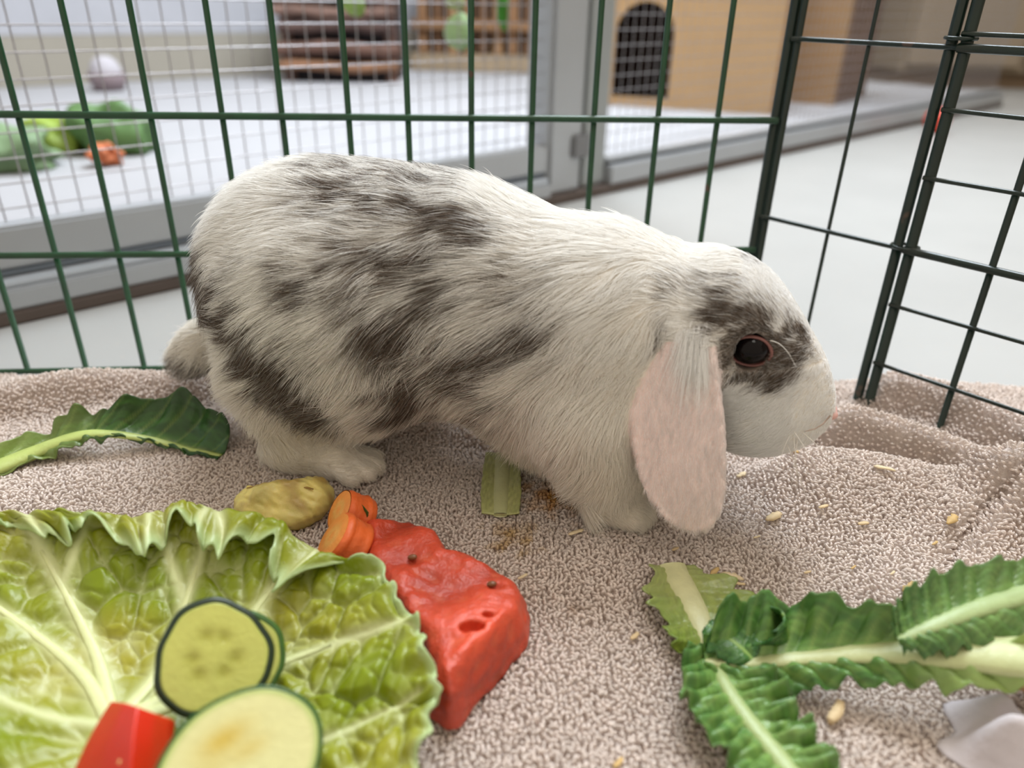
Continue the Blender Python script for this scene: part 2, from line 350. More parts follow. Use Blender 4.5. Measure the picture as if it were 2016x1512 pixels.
# ------------------------------------------------------------------ green wire pen
def pen_mat(name, c, sp):
    m = mat(name, c, .32, noise=.35, scale=60, spec=.4, coat=.08)
    nt = m.node_tree; N = nt.nodes; L = nt.links; b = N['Principled BSDF']; src = b.inputs['Base Color'].links[0].from_socket
    t = N.new('ShaderNodeTexNoise'); t.inputs['Scale'].default_value = 55; L.new(N['Texture Coordinate'].outputs['Object'], t.inputs['Vector'])
    rp = N.new('ShaderNodeMapRange'); rp.inputs[1].default_value = sp; rp.inputs[2].default_value = sp + .04; L.new(t.outputs[0], rp.inputs[0])
    mx = N.new('ShaderNodeMix'); mx.data_type = 'RGBA'; L.new(rp.outputs[0], mx.inputs[0]); L.new(src, mx.inputs[6]); mx.inputs[7].default_value = (*srgb(70, 52, 40), 1); L.new(mx.outputs[2], b.inputs['Base Color']); return m
green = pen_mat('green_coated_wire', srgb(26, 70, 42), .68); dgreen = pen_mat('dark_green_coated_wire', srgb(14, 34, 25), .70)
A0, A1 = np.array([-.383, .505, 0.]), np.array([.184, .563, 0.])
AX = (A1 - A0) / np.linalg.norm(A1 - A0); AXN = np.array([AX[1], -AX[0], 0])
PEN_T = .62
def wire(name, a, b, r, m, parent, n=2):
    if abs(a[2] - b[2]) < .01: n = 12
    pts = [np.asarray(a) + (np.asarray(b) - np.asarray(a)) * t for t in np.linspace(0, 1, n)]
    return tube(name, pts, r, m, parent, 8)
penA = tag(empty('pen_panel', tuple(A0)), 'long green wire pen panel running behind the rabbit', 'pen panel', 'panels of the green wire pen')
LA = np.linalg.norm(A1 - A0)
def on_A(px, py): p = on_plane(px, py, A0, AXN); return np.dot(p - A0, AX)
bars = [on_A(x, 225) for x in (35, 170, 296, 437, 555, 686, 803, 928, 1048, 1170, 1296, 1414)]
d0 = np.mean(np.diff(bars[:6])); bars = [bars[0] - d0 * k for k in (4, 3, 2, 1)] + bars
for s in bars: wire('bar', A0 + AX * s + UPZ * .0, A0 + AX * s + UPZ * PEN_T, .0021, green, penA)
for z in (.002, .0925, .187, .281, .376, .47, .565, .615):
    wire('cross_wire', A0 + AX * (bars[0] - .01) + UPZ * z + AXN * .004, A0 + AX * LA + UPZ * z + AXN * .004, .0024, green, penA)
wire('end_bar', A1 + AXN * .0, A1 + UPZ * PEN_T, .0036, dgreen, penA)
J = np.array([.258, .481, 0.]); JD = np.array([.068, -.075, 0.]); JD /= np.linalg.norm(JD); JN = np.array([JD[1], -JD[0], 0])
penB = tag(empty('pen_panel', tuple(A1)), 'short dark green pen panel with wide gaps between corner and joint, right of the rabbit', 'pen panel', 'panels of the green wire pen')
B0 = A1 + JD * .008
LB = np.linalg.norm(J - B0)
for s in (.056,): wire('bar', A1 + JD * s, A1 + JD * s + UPZ * PEN_T, .0014, dgreen, penB)
wire('end_bar', J - JD * .0055, J - JD * .0055 + UPZ * PEN_T, .0034, dgreen, penB)
wire('end_bar', A1 + JD * .0066, A1 + JD * .0066 + UPZ * PEN_T, .0026, dgreen, penB)
for z in (.119, .24, .36, .48, .6): wire('cross_wire', A1 + JD * .004 + UPZ * z + JN * .0035, J + UPZ * z + JN * .0035, .0016, dgreen, penB)
penC = tag(empty('pen_panel', tuple(J)), 'dark green pen panel with close cross wires at the right picture edge', 'pen panel', 'panels of the green wire pen')
wire('end_bar', J + JD * .0028 , J + JD * .0028 + UPZ * PEN_T, .0036, dgreen, penC)
for s in (.052, .102, .152, .202): wire('bar', J + JD * s + UPZ * .001, J + JD * s + UPZ * PEN_T, .0022, dgreen, penC)
for z in (.119, .24, .36, .48, .6): wire('cross_wire', J + UPZ * z + JN * .004, J + JD * .21 + UPZ * z + JN * .004, .0026, dgreen, penC)
for z in (.037, .0805, .1655, .206, .2475, .29, .33): wire('cross_wire', J + UPZ * z + JN * .0035, J + JD * .21 + UPZ * z + JN * .0035, .0014, dgreen, penC)
for z in (.12, .245, .37): tube('hinge_ring', [J + JD * (-.001) + UPZ * z + (JD * math.cos(a) * .0085 + JN * math.sin(a) * .0075) for a in np.linspace(0, 2 * math.pi, 13)], .0012, dgreen, penC, 6, cap=False)

# ------------------------------------------------------------------ terry towel
def ridge(pts_px, z, h, wf, wb):
    P = np.array([on_z(px, py, z)[:2] for px, py in pts_px]); return (spline(P, 19), h, wf, wb)
RIDGES = [ridge([(1480, 915), (1600, 900), (1720, 903), (1850, 928), (2016, 978), (2150, 1020)], .018, .020, .036, .011),
          ridge([(1600, 790), (1680, 815), (1760, 840), (1870, 872), (1960, 915), (2060, 985)], .026, .030, .011, .014),
          ridge([(1700, 728), (1800, 752), (1900, 785), (2016, 838), (2120, 890)], .024, .028, .012, .016),
          ridge([(-120, 775), (0, 768), (120, 752), (260, 742), (380, 738), (470, 742), (620, 760)], .016, .020, .015, .011),
          ridge([(90, 905), (160, 850), (230, 805), (300, 780)], .004, .005, .012, .012),
          ridge([(680, 830), (800, 830), (960, 850), (1100, 880)], .008, .009, .012, .014),
          ridge([(2100, 960), (2010, 1010), (1945, 1050), (1915, 1120), (1910, 1210)], .010, .009, .016, .016),
          ridge([(1740, 1180), (1800, 1080), (1900, 1010)], .006, .005, .014, .014)]
GROOVES = [ridge([(2080, 960), (2016, 985), (1930, 1022), (1888, 1075), (1873, 1140), (1868, 1215)], .008, -.008, .0035, .0035),
           ridge([(2080, 985), (2016, 1003), (1950, 1030), (1925, 1060)], .008, -.003, .0025, .0025)]
_un = Noise(.11, 8, 2, 3)
def towel_h(x, y):
    x, y = np.asarray(x, float), np.asarray(y, float); sh = x.shape; Q = np.stack([x.ravel(), y.ravel()], -1)
    z = .0012 * _un(Q)
    for P, h, wf, wb in RIDGES + GROOVES:
        best = np.full(len(Q), 9.); side = np.zeros(len(Q)); endf = np.ones(len(Q)); par = np.zeros(len(Q))
        for i in range(len(P) - 1):
            a, d = P[i], P[i + 1] - P[i]; L2 = d @ d; t = np.clip(((Q - a) @ d) / L2, 0, 1); q = Q - a - t[:, None] * d; dist = np.hypot(q[:, 0], q[:, 1]); m = dist < best
            best[m] = dist[m]; side[m] = (d[0] * q[m, 1] - d[1] * q[m, 0]); par[m] = (i + t[m]) / (len(P) - 1)
        dirx = P[-1][0] - P[0][0]
        front = (side < 0) if dirx > 0 else (side > 0)
        w = np.where(front, wf, wb); taper = np.clip(np.minimum(par, 1 - par) * 6, .0, 1) if h > 0 else 1.
        z = z + h * np.exp(-(best / w) ** 2) * (.15 + .85 * taper)
    return z.reshape(sh)
tx0, tx1, ty0, ty1 = -.46, .47, .09, .535
def back_edge(x): return np.interp(x, [-.46, -.3, -.2, 0, .25, .30, .47], [.497, .500, .505, .52, .520, .53, .50])
nx, ny = 260, 150
gx = np.linspace(tx0, tx1, nx); tv = np.linspace(0, 1, ny)
GX = np.repeat(gx[:, None], ny, 1); GY = ty0 + (back_edge(GX) - ty0) * tv[None]
GZ = towel_h(GX, GY)
towel_c = np.array(srgb(218, 205, 196))
towm = mat('terry_cloth', srgb(210, 196, 187), .9, noise=.1, scale=200, bump=.6, bscale=900)
tow = mesh('towel', np.stack([GX, GY, GZ - .0015], -1).reshape(-1, 3), grid_faces(nx, ny), towm, None, True)
sd = tow.modifiers.new('thickness', 'SOLIDIFY'); sd.thickness = .004; sd.offset = -1
tag(tow, 'greyish beige terry towel spread in folds under the rabbit and the food', 'towel')
# loops
pitch = .0022
ax_, ay_ = np.meshgrid(np.arange(tx0 + .003, tx1 - .003, pitch), np.arange(ty0 + .003, .53, pitch * .9), indexing='ij')
lp = np.stack([ax_.ravel(), ay_.ravel()], -1) + rng.uniform(-.33, .33, (ax_.size, 2)) * pitch
q = np.c_[lp, np.zeros(len(lp))] - CAM; zc = q @ FWD; uu = W / 2 + F * (q @ RGT) / zc; vv = H / 2 - F * (q @ UPV) / zc
ok = (uu > -900) & (uu < W + 900) & (lp[:, 1] < back_edge(lp[:, 0]) - .002)
lp = lp[ok]; n = len(lp); uu = uu[ok]; vv = vv[ok]
lz = towel_h(lp[:, 0], lp[:, 1])
e = .0015
nrm = np.stack([-(towel_h(lp[:, 0] + e, lp[:, 1]) - lz) / e, -(towel_h(lp[:, 0], lp[:, 1] + e) - lz) / e, np.ones(n)], -1); nrm /= np.linalg.norm(nrm, axis=1)[:, None]
lean_n = Noise(.035, 10, 2, 11); ang = lean_n(lp) * 1.3 + rng.normal(0, .8, n) - 1.2
ld = np.stack([np.cos(ang), np.sin(ang), np.zeros(n)], -1); ld -= nrm * (ld * nrm).sum(1)[:, None]
hh = .0030 * rng.uniform(.75, 1.2, n)[:, None]; sp = .0014 * rng.uniform(.7, 1.3, n)[:, None]
base = np.c_[lp, lz - .001]
LPp = np.stack([base - ld * sp * .3, base - ld * sp * .5 + nrm * hh * .6, base + ld * sp * .1 + nrm * hh, base + ld * sp * .8 + nrm * hh * .85, base + ld * sp * 1.1 + nrm * hh * .25], 1)
LR = np.broadcast_to(np.array([.0005, .00064, .0007, .00068, .00055]), (n, 5))
lc = towel_c[None] * rng.uniform(.88, 1.1, (n, 1))
def stain(cx, cy, r, c, k, rx=1.):
    global lc
    p = on_z(cx, cy, 0)[:2]; d = lp - p; d = np.hypot(d[:, 0] / rx, d[:, 1]); w = np.clip(1 - d / r + .25 * lean_n(lp * 3), 0, 1)[:, None] * k
    lc = lc * (1 - w) + np.array(c) * w
stain(1085, 985, .019, srgb(190, 140, 74), 1.0); stain(1010, 1062, .016, srgb(180, 146, 84), .8); stain(1130, 1205, .006, srgb(140, 110, 80), .5)
stain(1150, 985, .02, srgb(176, 140, 90), .4)
strands('terry_loops', LPp, LR, np.repeat(lc[:, None], 5, 1), hair_mat('terry_yarn', .95, .15, .03), tow)

# ------------------------------------------------------------------ rabbit
PSI = math.radians(18); RA = np.array([math.cos(PSI), -math.sin(PSI), 0]); RN = np.array([math.sin(PSI), math.cos(PSI), 0]); RM = np.array([0, .390, 0.])
def r_wor(l): l = np.asarray(l); return RM + l[..., :1] * RA + l[..., 1:2] * RN + l[..., 2:] * UPZ
def r_loc(p): q = np.asarray(p) - RM; return np.stack([q @ RA, q @ RN, q[..., 2]], -1)
def ell(P, c, r, tilt=0.):
    q = P - np.array(c, np.float32)
    if tilt:
        a = math.radians(tilt); q = np.stack([q[..., 0] * math.cos(a) + q[..., 2] * math.sin(a), q[..., 1], -q[..., 0] * math.sin(a) + q[..., 2] * math.cos(a)], -1)
    r = np.array(r, np.float32); k0 = np.linalg.norm(q / r, axis=-1); k1 = np.linalg.norm(q / (r * r), axis=-1) + 1e-9
    return k0 * (k0 - 1) / k1
def cone(P, a, b, ra, rb):
    a = np.array(a, np.float32); b = np.array(b, np.float32); d = b - a; t = np.clip(((P - a) @ d) / (d @ d), 0, 1)
    return np.linalg.norm(P - a - t[..., None] * d, axis=-1) - (ra + (rb - ra) * t)
def smin(a, b, k):
    h = np.clip(.5 + .5 * (b - a) / k, 0, 1); return b + (a - b) * h - k * h * (1 - h)
EYE = np.array([.1275, -.0265, .1135])
def body_sdf(P):
    d = ell(P, (-.110, 0, .102), (.087, .061, .074), -8)
    d = smin(d, ell(P, (-.035, 0, .108), (.085, .056, .066), -8), .03)
    d = smin(d, ell(P, (.040, 0, .088), (.062, .046, .066), -20), .03)
    d = smin(d, ell(P, (.075, 0, .060), (.036, .036, .042)), .025)
    d = smin(d, ell(P, (.035, 0, .048), (.045, .034, .030), -18), .02)
    d = smin(d, cone(P, (.06, 0, .11), (.10, 0, .112), .046, .036), .02)
    h = ell(P, (.110, 0, .112), (.040, .034, .037), -25)
    h = smin(h, ell(P, (.137, 0, .085), (.036, .025, .033), -55), .018)
    h = smin(h, ell(P, (.155, 0, .072), (.017, .016, .019), -30), .01)
    h = smin(h, ell(P, (.132, 0, .070), (.026, .026, .022)), .014)
    d = smin(d, h, .014)
    for sg in (-1, 1):
        d = smin(d, ell(P, (-.098, sg * .044, .088), (.060, .026, .056), 20), .02)
        l = cone(P, (-.135, sg * .047, .062), (-.122, sg * .050, .022), .022, .013)
        l = smin(l, cone(P, (-.130, sg * .046, .014), (-.094, sg * .044, .012), .0125, .012), .012)
        for k, (ds, dl) in enumerate(((.004, -.0115), (.009, -.004), (.008, .0038), (.002, .0112))):      # toes
            l = smin(l, cone(P, (-.096, sg * (.043 + dl * .6), .013), (-.082 + ds, sg * (.043 + dl), .0085), .0066, .0056), .0022)
        d = smin(d, l, .015)
        f = cone(P, (.052, sg * .030, .065), (.066, sg * .030, .022), .026, .016)
        for ds, dl in ((.010, -.007), (.014, 0.), (.010, .007)):
            f = smin(f, cone(P, (.066, sg * (.029 + dl * .5), .012), (.074 + ds, sg * (.029 + dl), .008), .009, .006), .006)
        d = smin(d, f, .015)
    d = smin(d, ell(P, (-.208, -.004, .056), (.036, .016, .0125), 36), .015)
    for sg in (-1, 1): d = -smin(-d, cone(P, (.1735, sg * .002, .0655), (.158, sg * .0155, .0595), .0011, .0013), .002)
    # eye sockets
    for sg in (-1, 1):
        e_ = np.linalg.norm(P - np.array([EYE[0], -sg * EYE[1] * -1 if False else sg * abs(EYE[1]) * 1.06, EYE[2]], np.float32), axis=-1) - .0092
        d = np.maximum(d, -e_)
    return d
def ear_sdf(P):
    D = None
    for sg in (-1, 1):
        l = P[..., 1] * -sg                      # near ear: l < 0
        t = np.clip((.122 - P[..., 2]) / .0955, -.2, 1.2); tc = np.clip(t, 0, 1)
        cs = .1015 + .011 * t - .006 * np.sin(np.pi * tc); cl = -.034 - .018 * tc ** .6
        w = .0225 * np.sqrt(np.clip(1 - (np.abs(t - .58) / .47) ** 2.5, 0, 1)); w = np.where(t < .58, .008 + .0145 * np.sin(np.clip(t / .58, 0, 1) * np.pi / 2), w)
        ds = P[..., 0] - cs
        rim = .0012 * np.clip((np.abs(ds) - w + .006) / .006, 0, 1)
        dl = l - (cl + 3.3 * ds ** 2)
        dd = np.maximum(np.abs(dl) * .9 - .0022 - rim, np.abs(ds) - w); dd = np.maximum(dd, np.maximum((t - 1.05) * .104, (-.02 - t) * .104))
        D = dd if D is None else np.minimum(D, dd)
    return D
def rabbit_sdf(P): return smin(body_sdf(P), ear_sdf(P), .005)
rv, rq = surface_from(rabbit_sdf, (-.26, -.085, -.006), (.19, .085, .20), .0018, 'rabbit')
# coat pattern: strokes lying on the flank and the cheek
from mathutils.bvhtree import BVHTree
_bvh = BVHTree.FromPolygons(r_wor(rv).tolist(), rq.tolist())
def pat(px, py):
    h = _bvh.ray_cast(Vector(CAM), Vector(ray(px, py)))[0]
    p = r_loc(np.array(h)) if h is not None else r_loc(on_plane(px, py, RM - RN * .03, RN)); return np.array([p[0], -abs(p[1]), p[2]])
STROKES = [  # (points, radius px, strength)
    ([(385, 470), (400, 560)], 34, .75), ([(400, 525), (470, 630), (555, 735), (625, 800)], 32, 1.6),
    ([(640, 335), (760, 350), (900, 370)], 26, .5), ([(650, 385), (760, 415), (880, 455)], 32, .65), ([(880, 425), (960, 460)], 28, .75),
    ([(700, 520), (800, 520), (860, 500)], 45, .5), ([(830, 500), (850, 580), (800, 660)], 50, .52), ([(770, 640), (785, 740), (840, 800)], 34, .72),
    ([(590, 545), (610, 570)], 24, .75), ([(560, 640), (600, 690)], 24, .25), ([(930, 735), (960, 700), (1070, 650)], 32, .62), ([(1020, 560), (1080, 570)], 32, .5),
    ([(1000, 760), (940, 840)], 34, .32), ([(880, 800), (930, 830)], 30, .4), ([(500, 500), (480, 540)], 20, .2)]
HSTROKES = [([(1290, 575), (1360, 560), (1420, 565)], 24, .32), ([(1280, 640), (1300, 655)], 22, .5), ([(1440, 575), (1432, 640)], 22, .7), ([(1440, 630), (1500, 642), (1560, 672)], 20, 1.0),
            ([(1430, 680), (1430, 730)], 20, .9), ([(1500, 690), (1560, 690)], 28, 1.2), ([(1455, 625), (1520, 640)], 22, .8), ([(1535, 740), (1550, 700), (1580, 665)], 16, 1.2), ([(1450, 720), (1520, 735)], 18, .8), ([(1480, 515), (1500, 525)], 12, .4), ([(1450, 662), (1490, 645), (1530, 668), (1536, 708), (1500, 736), (1455, 726), (1436, 690), (1450, 662)], 15, 1.1)]
def conv(S): return [(np.array([pat(x, y) for x, y in pts]), r * .0003, k) for pts, r, k in S]
PS, PH = conv(STROKES), conv(HSTROKES)
_pn1, _pn2 = Noise(.009, 18, 3, 21), Noise(.035, 12, 3, 22)
def stroke_field(sz, S):
    v = np.zeros(len(sz))
    for pts, r, k in S:
        best = np.full(len(sz), 9.)
        for a, b in zip(pts[:-1], pts[1:]):
            d = b - a; t = np.clip(((sz - a) @ d) / (d @ d), 0, 1); qd = sz - a - t[:, None] * d; best = np.minimum(best, np.linalg.norm(qd, axis=1))
        v = np.maximum(v, k * np.exp(-(best / r) ** 2 * .48))
    return v
def ear_mask(L): return (ear_sdf(L.astype(np.float32)) < .002) & (L[:, 2] < .118)
def dark(L):
    sz = L * np.array([1, 1, 1.]); sz[:, 1] = -np.abs(sz[:, 1]); head = L[:, 0] > .085
    v = np.where(head, stroke_field(sz, PH), stroke_field(sz, PS))
    sk = np.stack([(L[:, 0] * .86 + L[:, 2] * .51) * .28, L[:, 1] * .6, L[:, 2] * .86 - L[:, 0] * .51], -1)
    sad = np.exp(-(((L[:, 0] + .045) / .055) ** 2 + ((L[:, 2] - .105) / .05) ** 2))
    v = np.where(head, v * (1 + .25 * _pn1(sk)), np.clip(v * .95, 0, 1.1) * (1 + .42 * _pn1(sk)) + (.05 + .05 * _pn2(sk) + sad * (.16 + .13 * _pn1(sk * 1.3))) * (L[:, 0] < .05) * (L[:, 2] > .05))
    tail = (L[:, 0] < -.185) & (L[:, 2] < .08)
    v = np.where(tail, np.where(L[:, 2] < .052, .55, .12), v)
    v = np.where(ear_mask(L), 0.0, v)
    return np.clip(v, 0, .92)
WHITE, CREAM, DARK = np.array(srgb(252, 251, 249)), np.array(srgb(236, 222, 190)), np.array(srgb(94, 81, 70))
PINK = np.array(srgb(238, 216, 210))
dk = dark(rv)[:, None]; em = ear_mask(rv)[:, None]
skin = (np.array(srgb(232, 224, 212)) * (1 - dk) + np.array(srgb(96, 82, 72)) * dk) * (1 - em) + PINK * em
rabbit = tag(empty('rabbit', tuple(RM + np.array([0, 0, 0]))), 'white lop-eared rabbit with grey-brown patches standing on the towel', 'rabbit')
rbm = mesh('body', r_wor(rv), rq, mat('rabbit_skin', attr='tint', rough=.9, noise=.06, scale=120, sss=.0), rabbit, True, skin)
# ---- fur
tri = np.concatenate([rq[:, [0, 1, 2]], rq[:, [0, 2, 3]]]); a, b, c = rv[tri[:, 0]], rv[tri[:, 1]], rv[tri[:, 2]]
fn = np.cross(b - a, c - a); ar = np.linalg.norm(fn, axis=1); fn /= ar[:, None] + 1e-12
g_ = body_sdf if False else None
# smooth vertex normals
vn = np.zeros_like(rv)
for k in range(3): np.add.at(vn, tri[:, k], fn * ar[:, None])
vn /= np.linalg.norm(vn, axis=1)[:, None] + 1e-12
if (vn * (rv - np.array([0, 0, .09]))).sum() < 0: vn = -vn
cen = (a + b + c) / 3
wgt = ar * np.where(cen[:, 1] > .02, .35, 1.) * np.where(cen[:, 0] > .085, 2.1, 1.) * (cen[:, 2] > .003)
NH = 240000
ti = rng.choice(len(tri), NH, p=wgt / wgt.sum()); r1, r2 = np.sqrt(rng.random(NH)), rng.random(NH); w0, w1, w2 = 1 - r1, r1 * (1 - r2), r1 * r2
RT = a[ti] * w0[:, None] + b[ti] * w1[:, None] + c[ti] * w2[:, None]
NN = vn[tri[ti, 0]] * w0[:, None] + vn[tri[ti, 1]] * w1[:, None] + vn[tri[ti, 2]] * w2[:, None]; NN /= np.linalg.norm(NN, axis=1)[:, None]
eyed = np.minimum(np.linalg.norm(RT - EYE, axis=1), np.linalg.norm(RT - EYE * np.array([1, -1, 1]), axis=1))
keep = eyed > .0104
RT, NN, eyed = RT[keep], NN[keep], eyed[keep]; NH = len(RT)
s_, l_, z_ = RT.T
isear = ear_mask(RT); head = (s_ > .09) & ~isear; face = s_ > .12
sm = lambda x, lo, hi: np.clip((x - lo) / (hi - lo), 0, 1)
down = .12 + .95 * (1 - sm(z_, .05, .165)); chest = sm(s_, .0, .06) * (1 - sm(z_, .09, .15))
flow = np.stack([-1 + .55 * chest, np.zeros(NH), -down - .8 * chest], -1)
rump = 1 - sm(s_, -.19, -.14); flow[:, 2] -= rump * .5
leg = (z_ < .045) & (s_ < -.06); flow[leg] = np.array([.5, 0, -.7])
foot = (z_ < .024) & (s_ < -.05) & (s_ > -.14); flow[foot] = np.array([1., 0, -.25])
paw = (z_ < .022) & (s_ > .03); flow[paw] = np.array([.8, 0, -.5])
tailm = (s_ < -.185) & (z_ < .085); flow[tailm] = np.array([-1., 0, -.75])
hd = head; flow[hd] = np.stack([-np.ones(hd.sum()), np.zeros(hd.sum()), np.where(z_[hd] > .105, .25, -.45)], -1)
# fur combs away from the eye and nose
flow[isear] = np.array([.03, 0, -1.])
nzs = [Noise(.030, 12, 3, 31 + k) for k in range(3)]; nzf = [Noise(.007, 14, 3, 41 + k) for k in range(3)]
wob = np.stack([m_(RT) for m_ in nzs], -1) * .16 + np.stack([m_(RT) for m_ in nzf], -1) * .08
flow /= np.linalg.norm(flow, axis=1)[:, None]
flow = flow + wob * np.where(isear, .5, 1.)[:, None] + rng.normal(0, .10, (NH, 3))
flow -= NN * (flow * NN).sum(1)[:, None]; flow /= np.linalg.norm(flow, axis=1)[:, None] + 1e-9
ln = np.full(NH, .0165)
ln = np.where(s_ > .03, .0165 - .007 * sm(s_, .03, .09), ln); ln = np.where(head, .0095 - .004 * sm(s_, .11, .15), ln)
ln = np.where((s_ > .12), np.minimum(ln, .0062), ln); ln = np.where(s_ > .155, .0034, ln); ln = np.where(eyed < .02, np.minimum(ln, .0028 + (eyed - .0112) * .35), ln)
ln = np.where(isear, .0036, ln); ln = np.where(leg, .010, ln); ln = np.where(foot | paw, np.where((s_ > -.096) & foot, .0030, .0055), ln); ln = np.where(tailm, .017, ln)
ln = np.where((z_ < .07) & (s_ > -.05) & (s_ < .06), .017, ln)
guard = rng.random(NH) < .10
ln = ln * rng.uniform(.65, 1.15, NH) * np.where(guard & ~isear, 1.25, 1)
lift = np.where(isear, .16, .40) * rng.uniform(.6, 1.4, NH); lift = np.where(head, .30, lift); lift = np.where(tailm, .5, lift)
# clumping: tips lean to the middle of small tufts
cs_ = .0042; cell = np.floor(RT / cs_ + .5 * np.stack([m_(RT * 1.0) for m_ in nzs], -1)); cc = (cell + .5) * cs_; pull = cc - RT; pull -= NN * (pull * NN).sum(1)[:, None]
pull *= np.where(isear | head, .2, .42)[:, None]
tt = np.array([0, .3, .55, .8, 1.0])
HP = RT[:, None] + ln[:, None, None] * (flow[:, None] * tt[None, :, None] + NN[:, None] * (lift[:, None] * (tt - .42 * tt ** 2))[..., None]) + pull[:, None] * (tt ** 1.5)[None, :, None]
HP[:, :, 2] -= (ln[:, None] * .10) * (tt ** 2)[None]
HP[:, :, 2] = np.maximum(HP[:, :, 2], .0012)
hr = rng.uniform(.8, 1.2, NH)[:, None] * np.where(isear, .00008, .00011)[:, None] * np.array([1., 1., .9, .6, .15])[None]
dkh = dark(RT); isd = rng.random(NH)
dd_ = np.clip((dkh * 1.15 - isd * .9 + .08) / .55, 0, 1)[:, None] * np.clip(dkh * 4, 0, 1)[:, None]              # each hair is mostly pale or mostly dark
warm = np.clip(1.1 - sm(z_, .03, .15), .25, 1)[:, None] * (~isear)[:, None]  # cream tint of the lower coat, with warm bounce light painted into it
pale = WHITE * (1 - .3 * warm) + CREAM * .3 * warm
pale = np.where(isear[:, None], np.array(srgb(254, 247, 245)) * (1 - .07 * np.clip(Noise(.0025, 12, 3, 91)(RT * np.array([1, 1, .12])), 0, 1))[:, None], pale); pale = np.where(face[:, None] & ~isear[:, None], WHITE * .97, pale)
pale = pale * rng.uniform(.9, 1.04, (NH, 1))
dkc = DARK * rng.uniform(.6, 2.0, (NH, 1))
tipc = pale * (1 - dd_) + dkc * dd_; root = pale * (1 - .45 * dd_) + np.array(srgb(140, 120, 98)) * .45 * dd_
mixv = sm(tt, .1, .55)[None, :, None]
HC = root[:, None] * (1 - mixv) + tipc[:, None] * mixv
eyeh = (eyed < .0135); HC[eyeh] = HC[eyeh] * .75
HPw = r_wor(HP)
strands('fur', HPw, hr, HC, hair_mat('rabbit_fur', .5, .45), rabbit)
# long white tuft over the ear base
NT = 520
tb = np.array([.1035, -.0405, .1205]) + rng.normal(0, 1, (NT, 3)) * np.array([.0042, .0008, .0035]); tb[:, 0] = np.minimum(tb[:, 0], .1065); tb[:, 1] -= np.clip((.122 - tb[:, 2]) * .4, -.002, .006)
tl = rng.uniform(.010, .040, NT) * rng.uniform(.6, 1, NT)
td = np.stack([.10 + .18 * (tb[:, 0] - .1035) / .006, np.full(NT, -.22), -np.ones(NT)], -1) + rng.normal(0, .08, (NT, 3)); td /= np.linalg.norm(td, axis=1)[:, None]
TP = tb[:, None] + (tl[:, None] * tt[None])[..., None] * td[:, None]; TP[:, :, 1] -= .001 * np.sin(tt * 2.6)[None]
strands('ear_tuft', r_wor(TP), np.full((NT, 1), .0001) * np.array([1, 1, .9, .6, .15])[None], np.broadcast_to(WHITE * .98, (NT, 5, 3)), hair_mat('ear_tuft_hair', .45, .35), rabbit)
# eyes, nose, whiskers
for sg in (-1, 1):
    ce = np.array([EYE[0], sg * (abs(EYE[1]) - .0022), EYE[2]]); rr = .0092
    bm = bmesh.new(); bmesh.ops.create_uvsphere(bm, u_segments=32, v_segments=20, radius=rr)
    for v in bm.verts: v.co = Vector(r_wor(ce + np.array(v.co) * np.array([1, 1, .84])))
    me = bpy.data.meshes.new('eye'); bm.to_mesh(me); bm.free()
    ey = link('eye', me, mat('eye_dark', (.006, .004, .004),   .04, noise=.2, spec=.14), rabbit, True); ey['label'] = 'glossy black eye'
    V = []; nl, nm = 40, 10
    for i in range(nl):
        A_ = 2 * math.pi * i / nl
        for k in range(nm):
            B_ = 2 * math.pi * k / nm
            Rr = .0090 + .0010 * math.cos(B_) + (.0014 * max(0, math.cos(A_ + .6)) ** 3)
            V.append(ce + np.array([Rr * math.cos(A_) * 1.03, sg * (.0034 - .0016 * math.cos(A_) + .0013 * math.sin(B_)), Rr * math.sin(A_) * .80]))
    fc = grid_faces(nl + 1, nm, True); fc = np.where(fc >= nl * nm, fc - nl * nm, fc)
    el = mesh('eyelid', r_wor(np.array(V)), fc, mat('eyelid_skin', srgb(128, 82, 76), .45, noise=.2, scale=300, sss=.1), rabbit); el['label'] = 'pink eyelid ring'
nv_, nq_ = surface_from(lambda P: smin(ell(P, (.1728, .0028, .0745), (.0035, .0042, .0026)), ell(P, (.1728, -.0028, .0745), (.0035, .0042, .0026)), .002), (.163, -.012, .07), (.178, .012, .083), .0005, 'nose')
nn = mesh('nose', r_wor(nv_), nq_, mat('nose_skin', srgb(214, 168, 158), .5, noise=.1, scale=300, sss=.2), rabbit); nn['label'] = 'pale pink nose'
mouthm = mat('mouth_skin', srgb(182, 160, 146), .7, noise=.2, scale=300)
mp = []
for px, py in ((1630, 812), (1616, 828), (1600, 838), (1580, 843)):
    h, nr_h = _bvh.ray_cast(Vector(CAM), Vector(ray(px, py)))[:2]
    if h is not None: q = r_loc(np.array(h)); mp.append(q + np.array([.0010, -.0030, 0]))
if len(mp) > 2:
    for sg in (1, -1):
        mo = tube('mouth', r_wor(np.array(mp) * np.array([1, sg, 1])), np.linspace(.0005, .0002, len(mp)), mouthm, rabbit, 6); mo['label'] = 'thin brownish mouth line'
wh = mat('whisker_hair', srgb(238, 232, 224), .4, noise=.05)
for k, (dx, dz, ln_) in enumerate([(.55, -.35, .018), (.25, -.75, .018), (.05, -.9, .016), (.45, -.55, .022), (-.2, -.7, .016), (.7, -.15, .014)]):
    for sg in (-1, 1):
        p0 = np.array([.152 + .003 * (k % 3), sg * .0190, .074 - .003 * (k % 4)]); d = np.array([dx, sg * .55, dz]); d /= np.linalg.norm(d)
        tube('whisker', r_wor(np.array([p0 + d * ln_ * 1.5 * t + np.array([0, 0, -.25 * ln_ * t * t]) for t in np.linspace(0, 1, 6)])), np.linspace(.00024, .00006, 6), wh, rabbit, 5)
p0 = np.array([EYE[0] + .0085, -.0265, EYE[2] + .006])
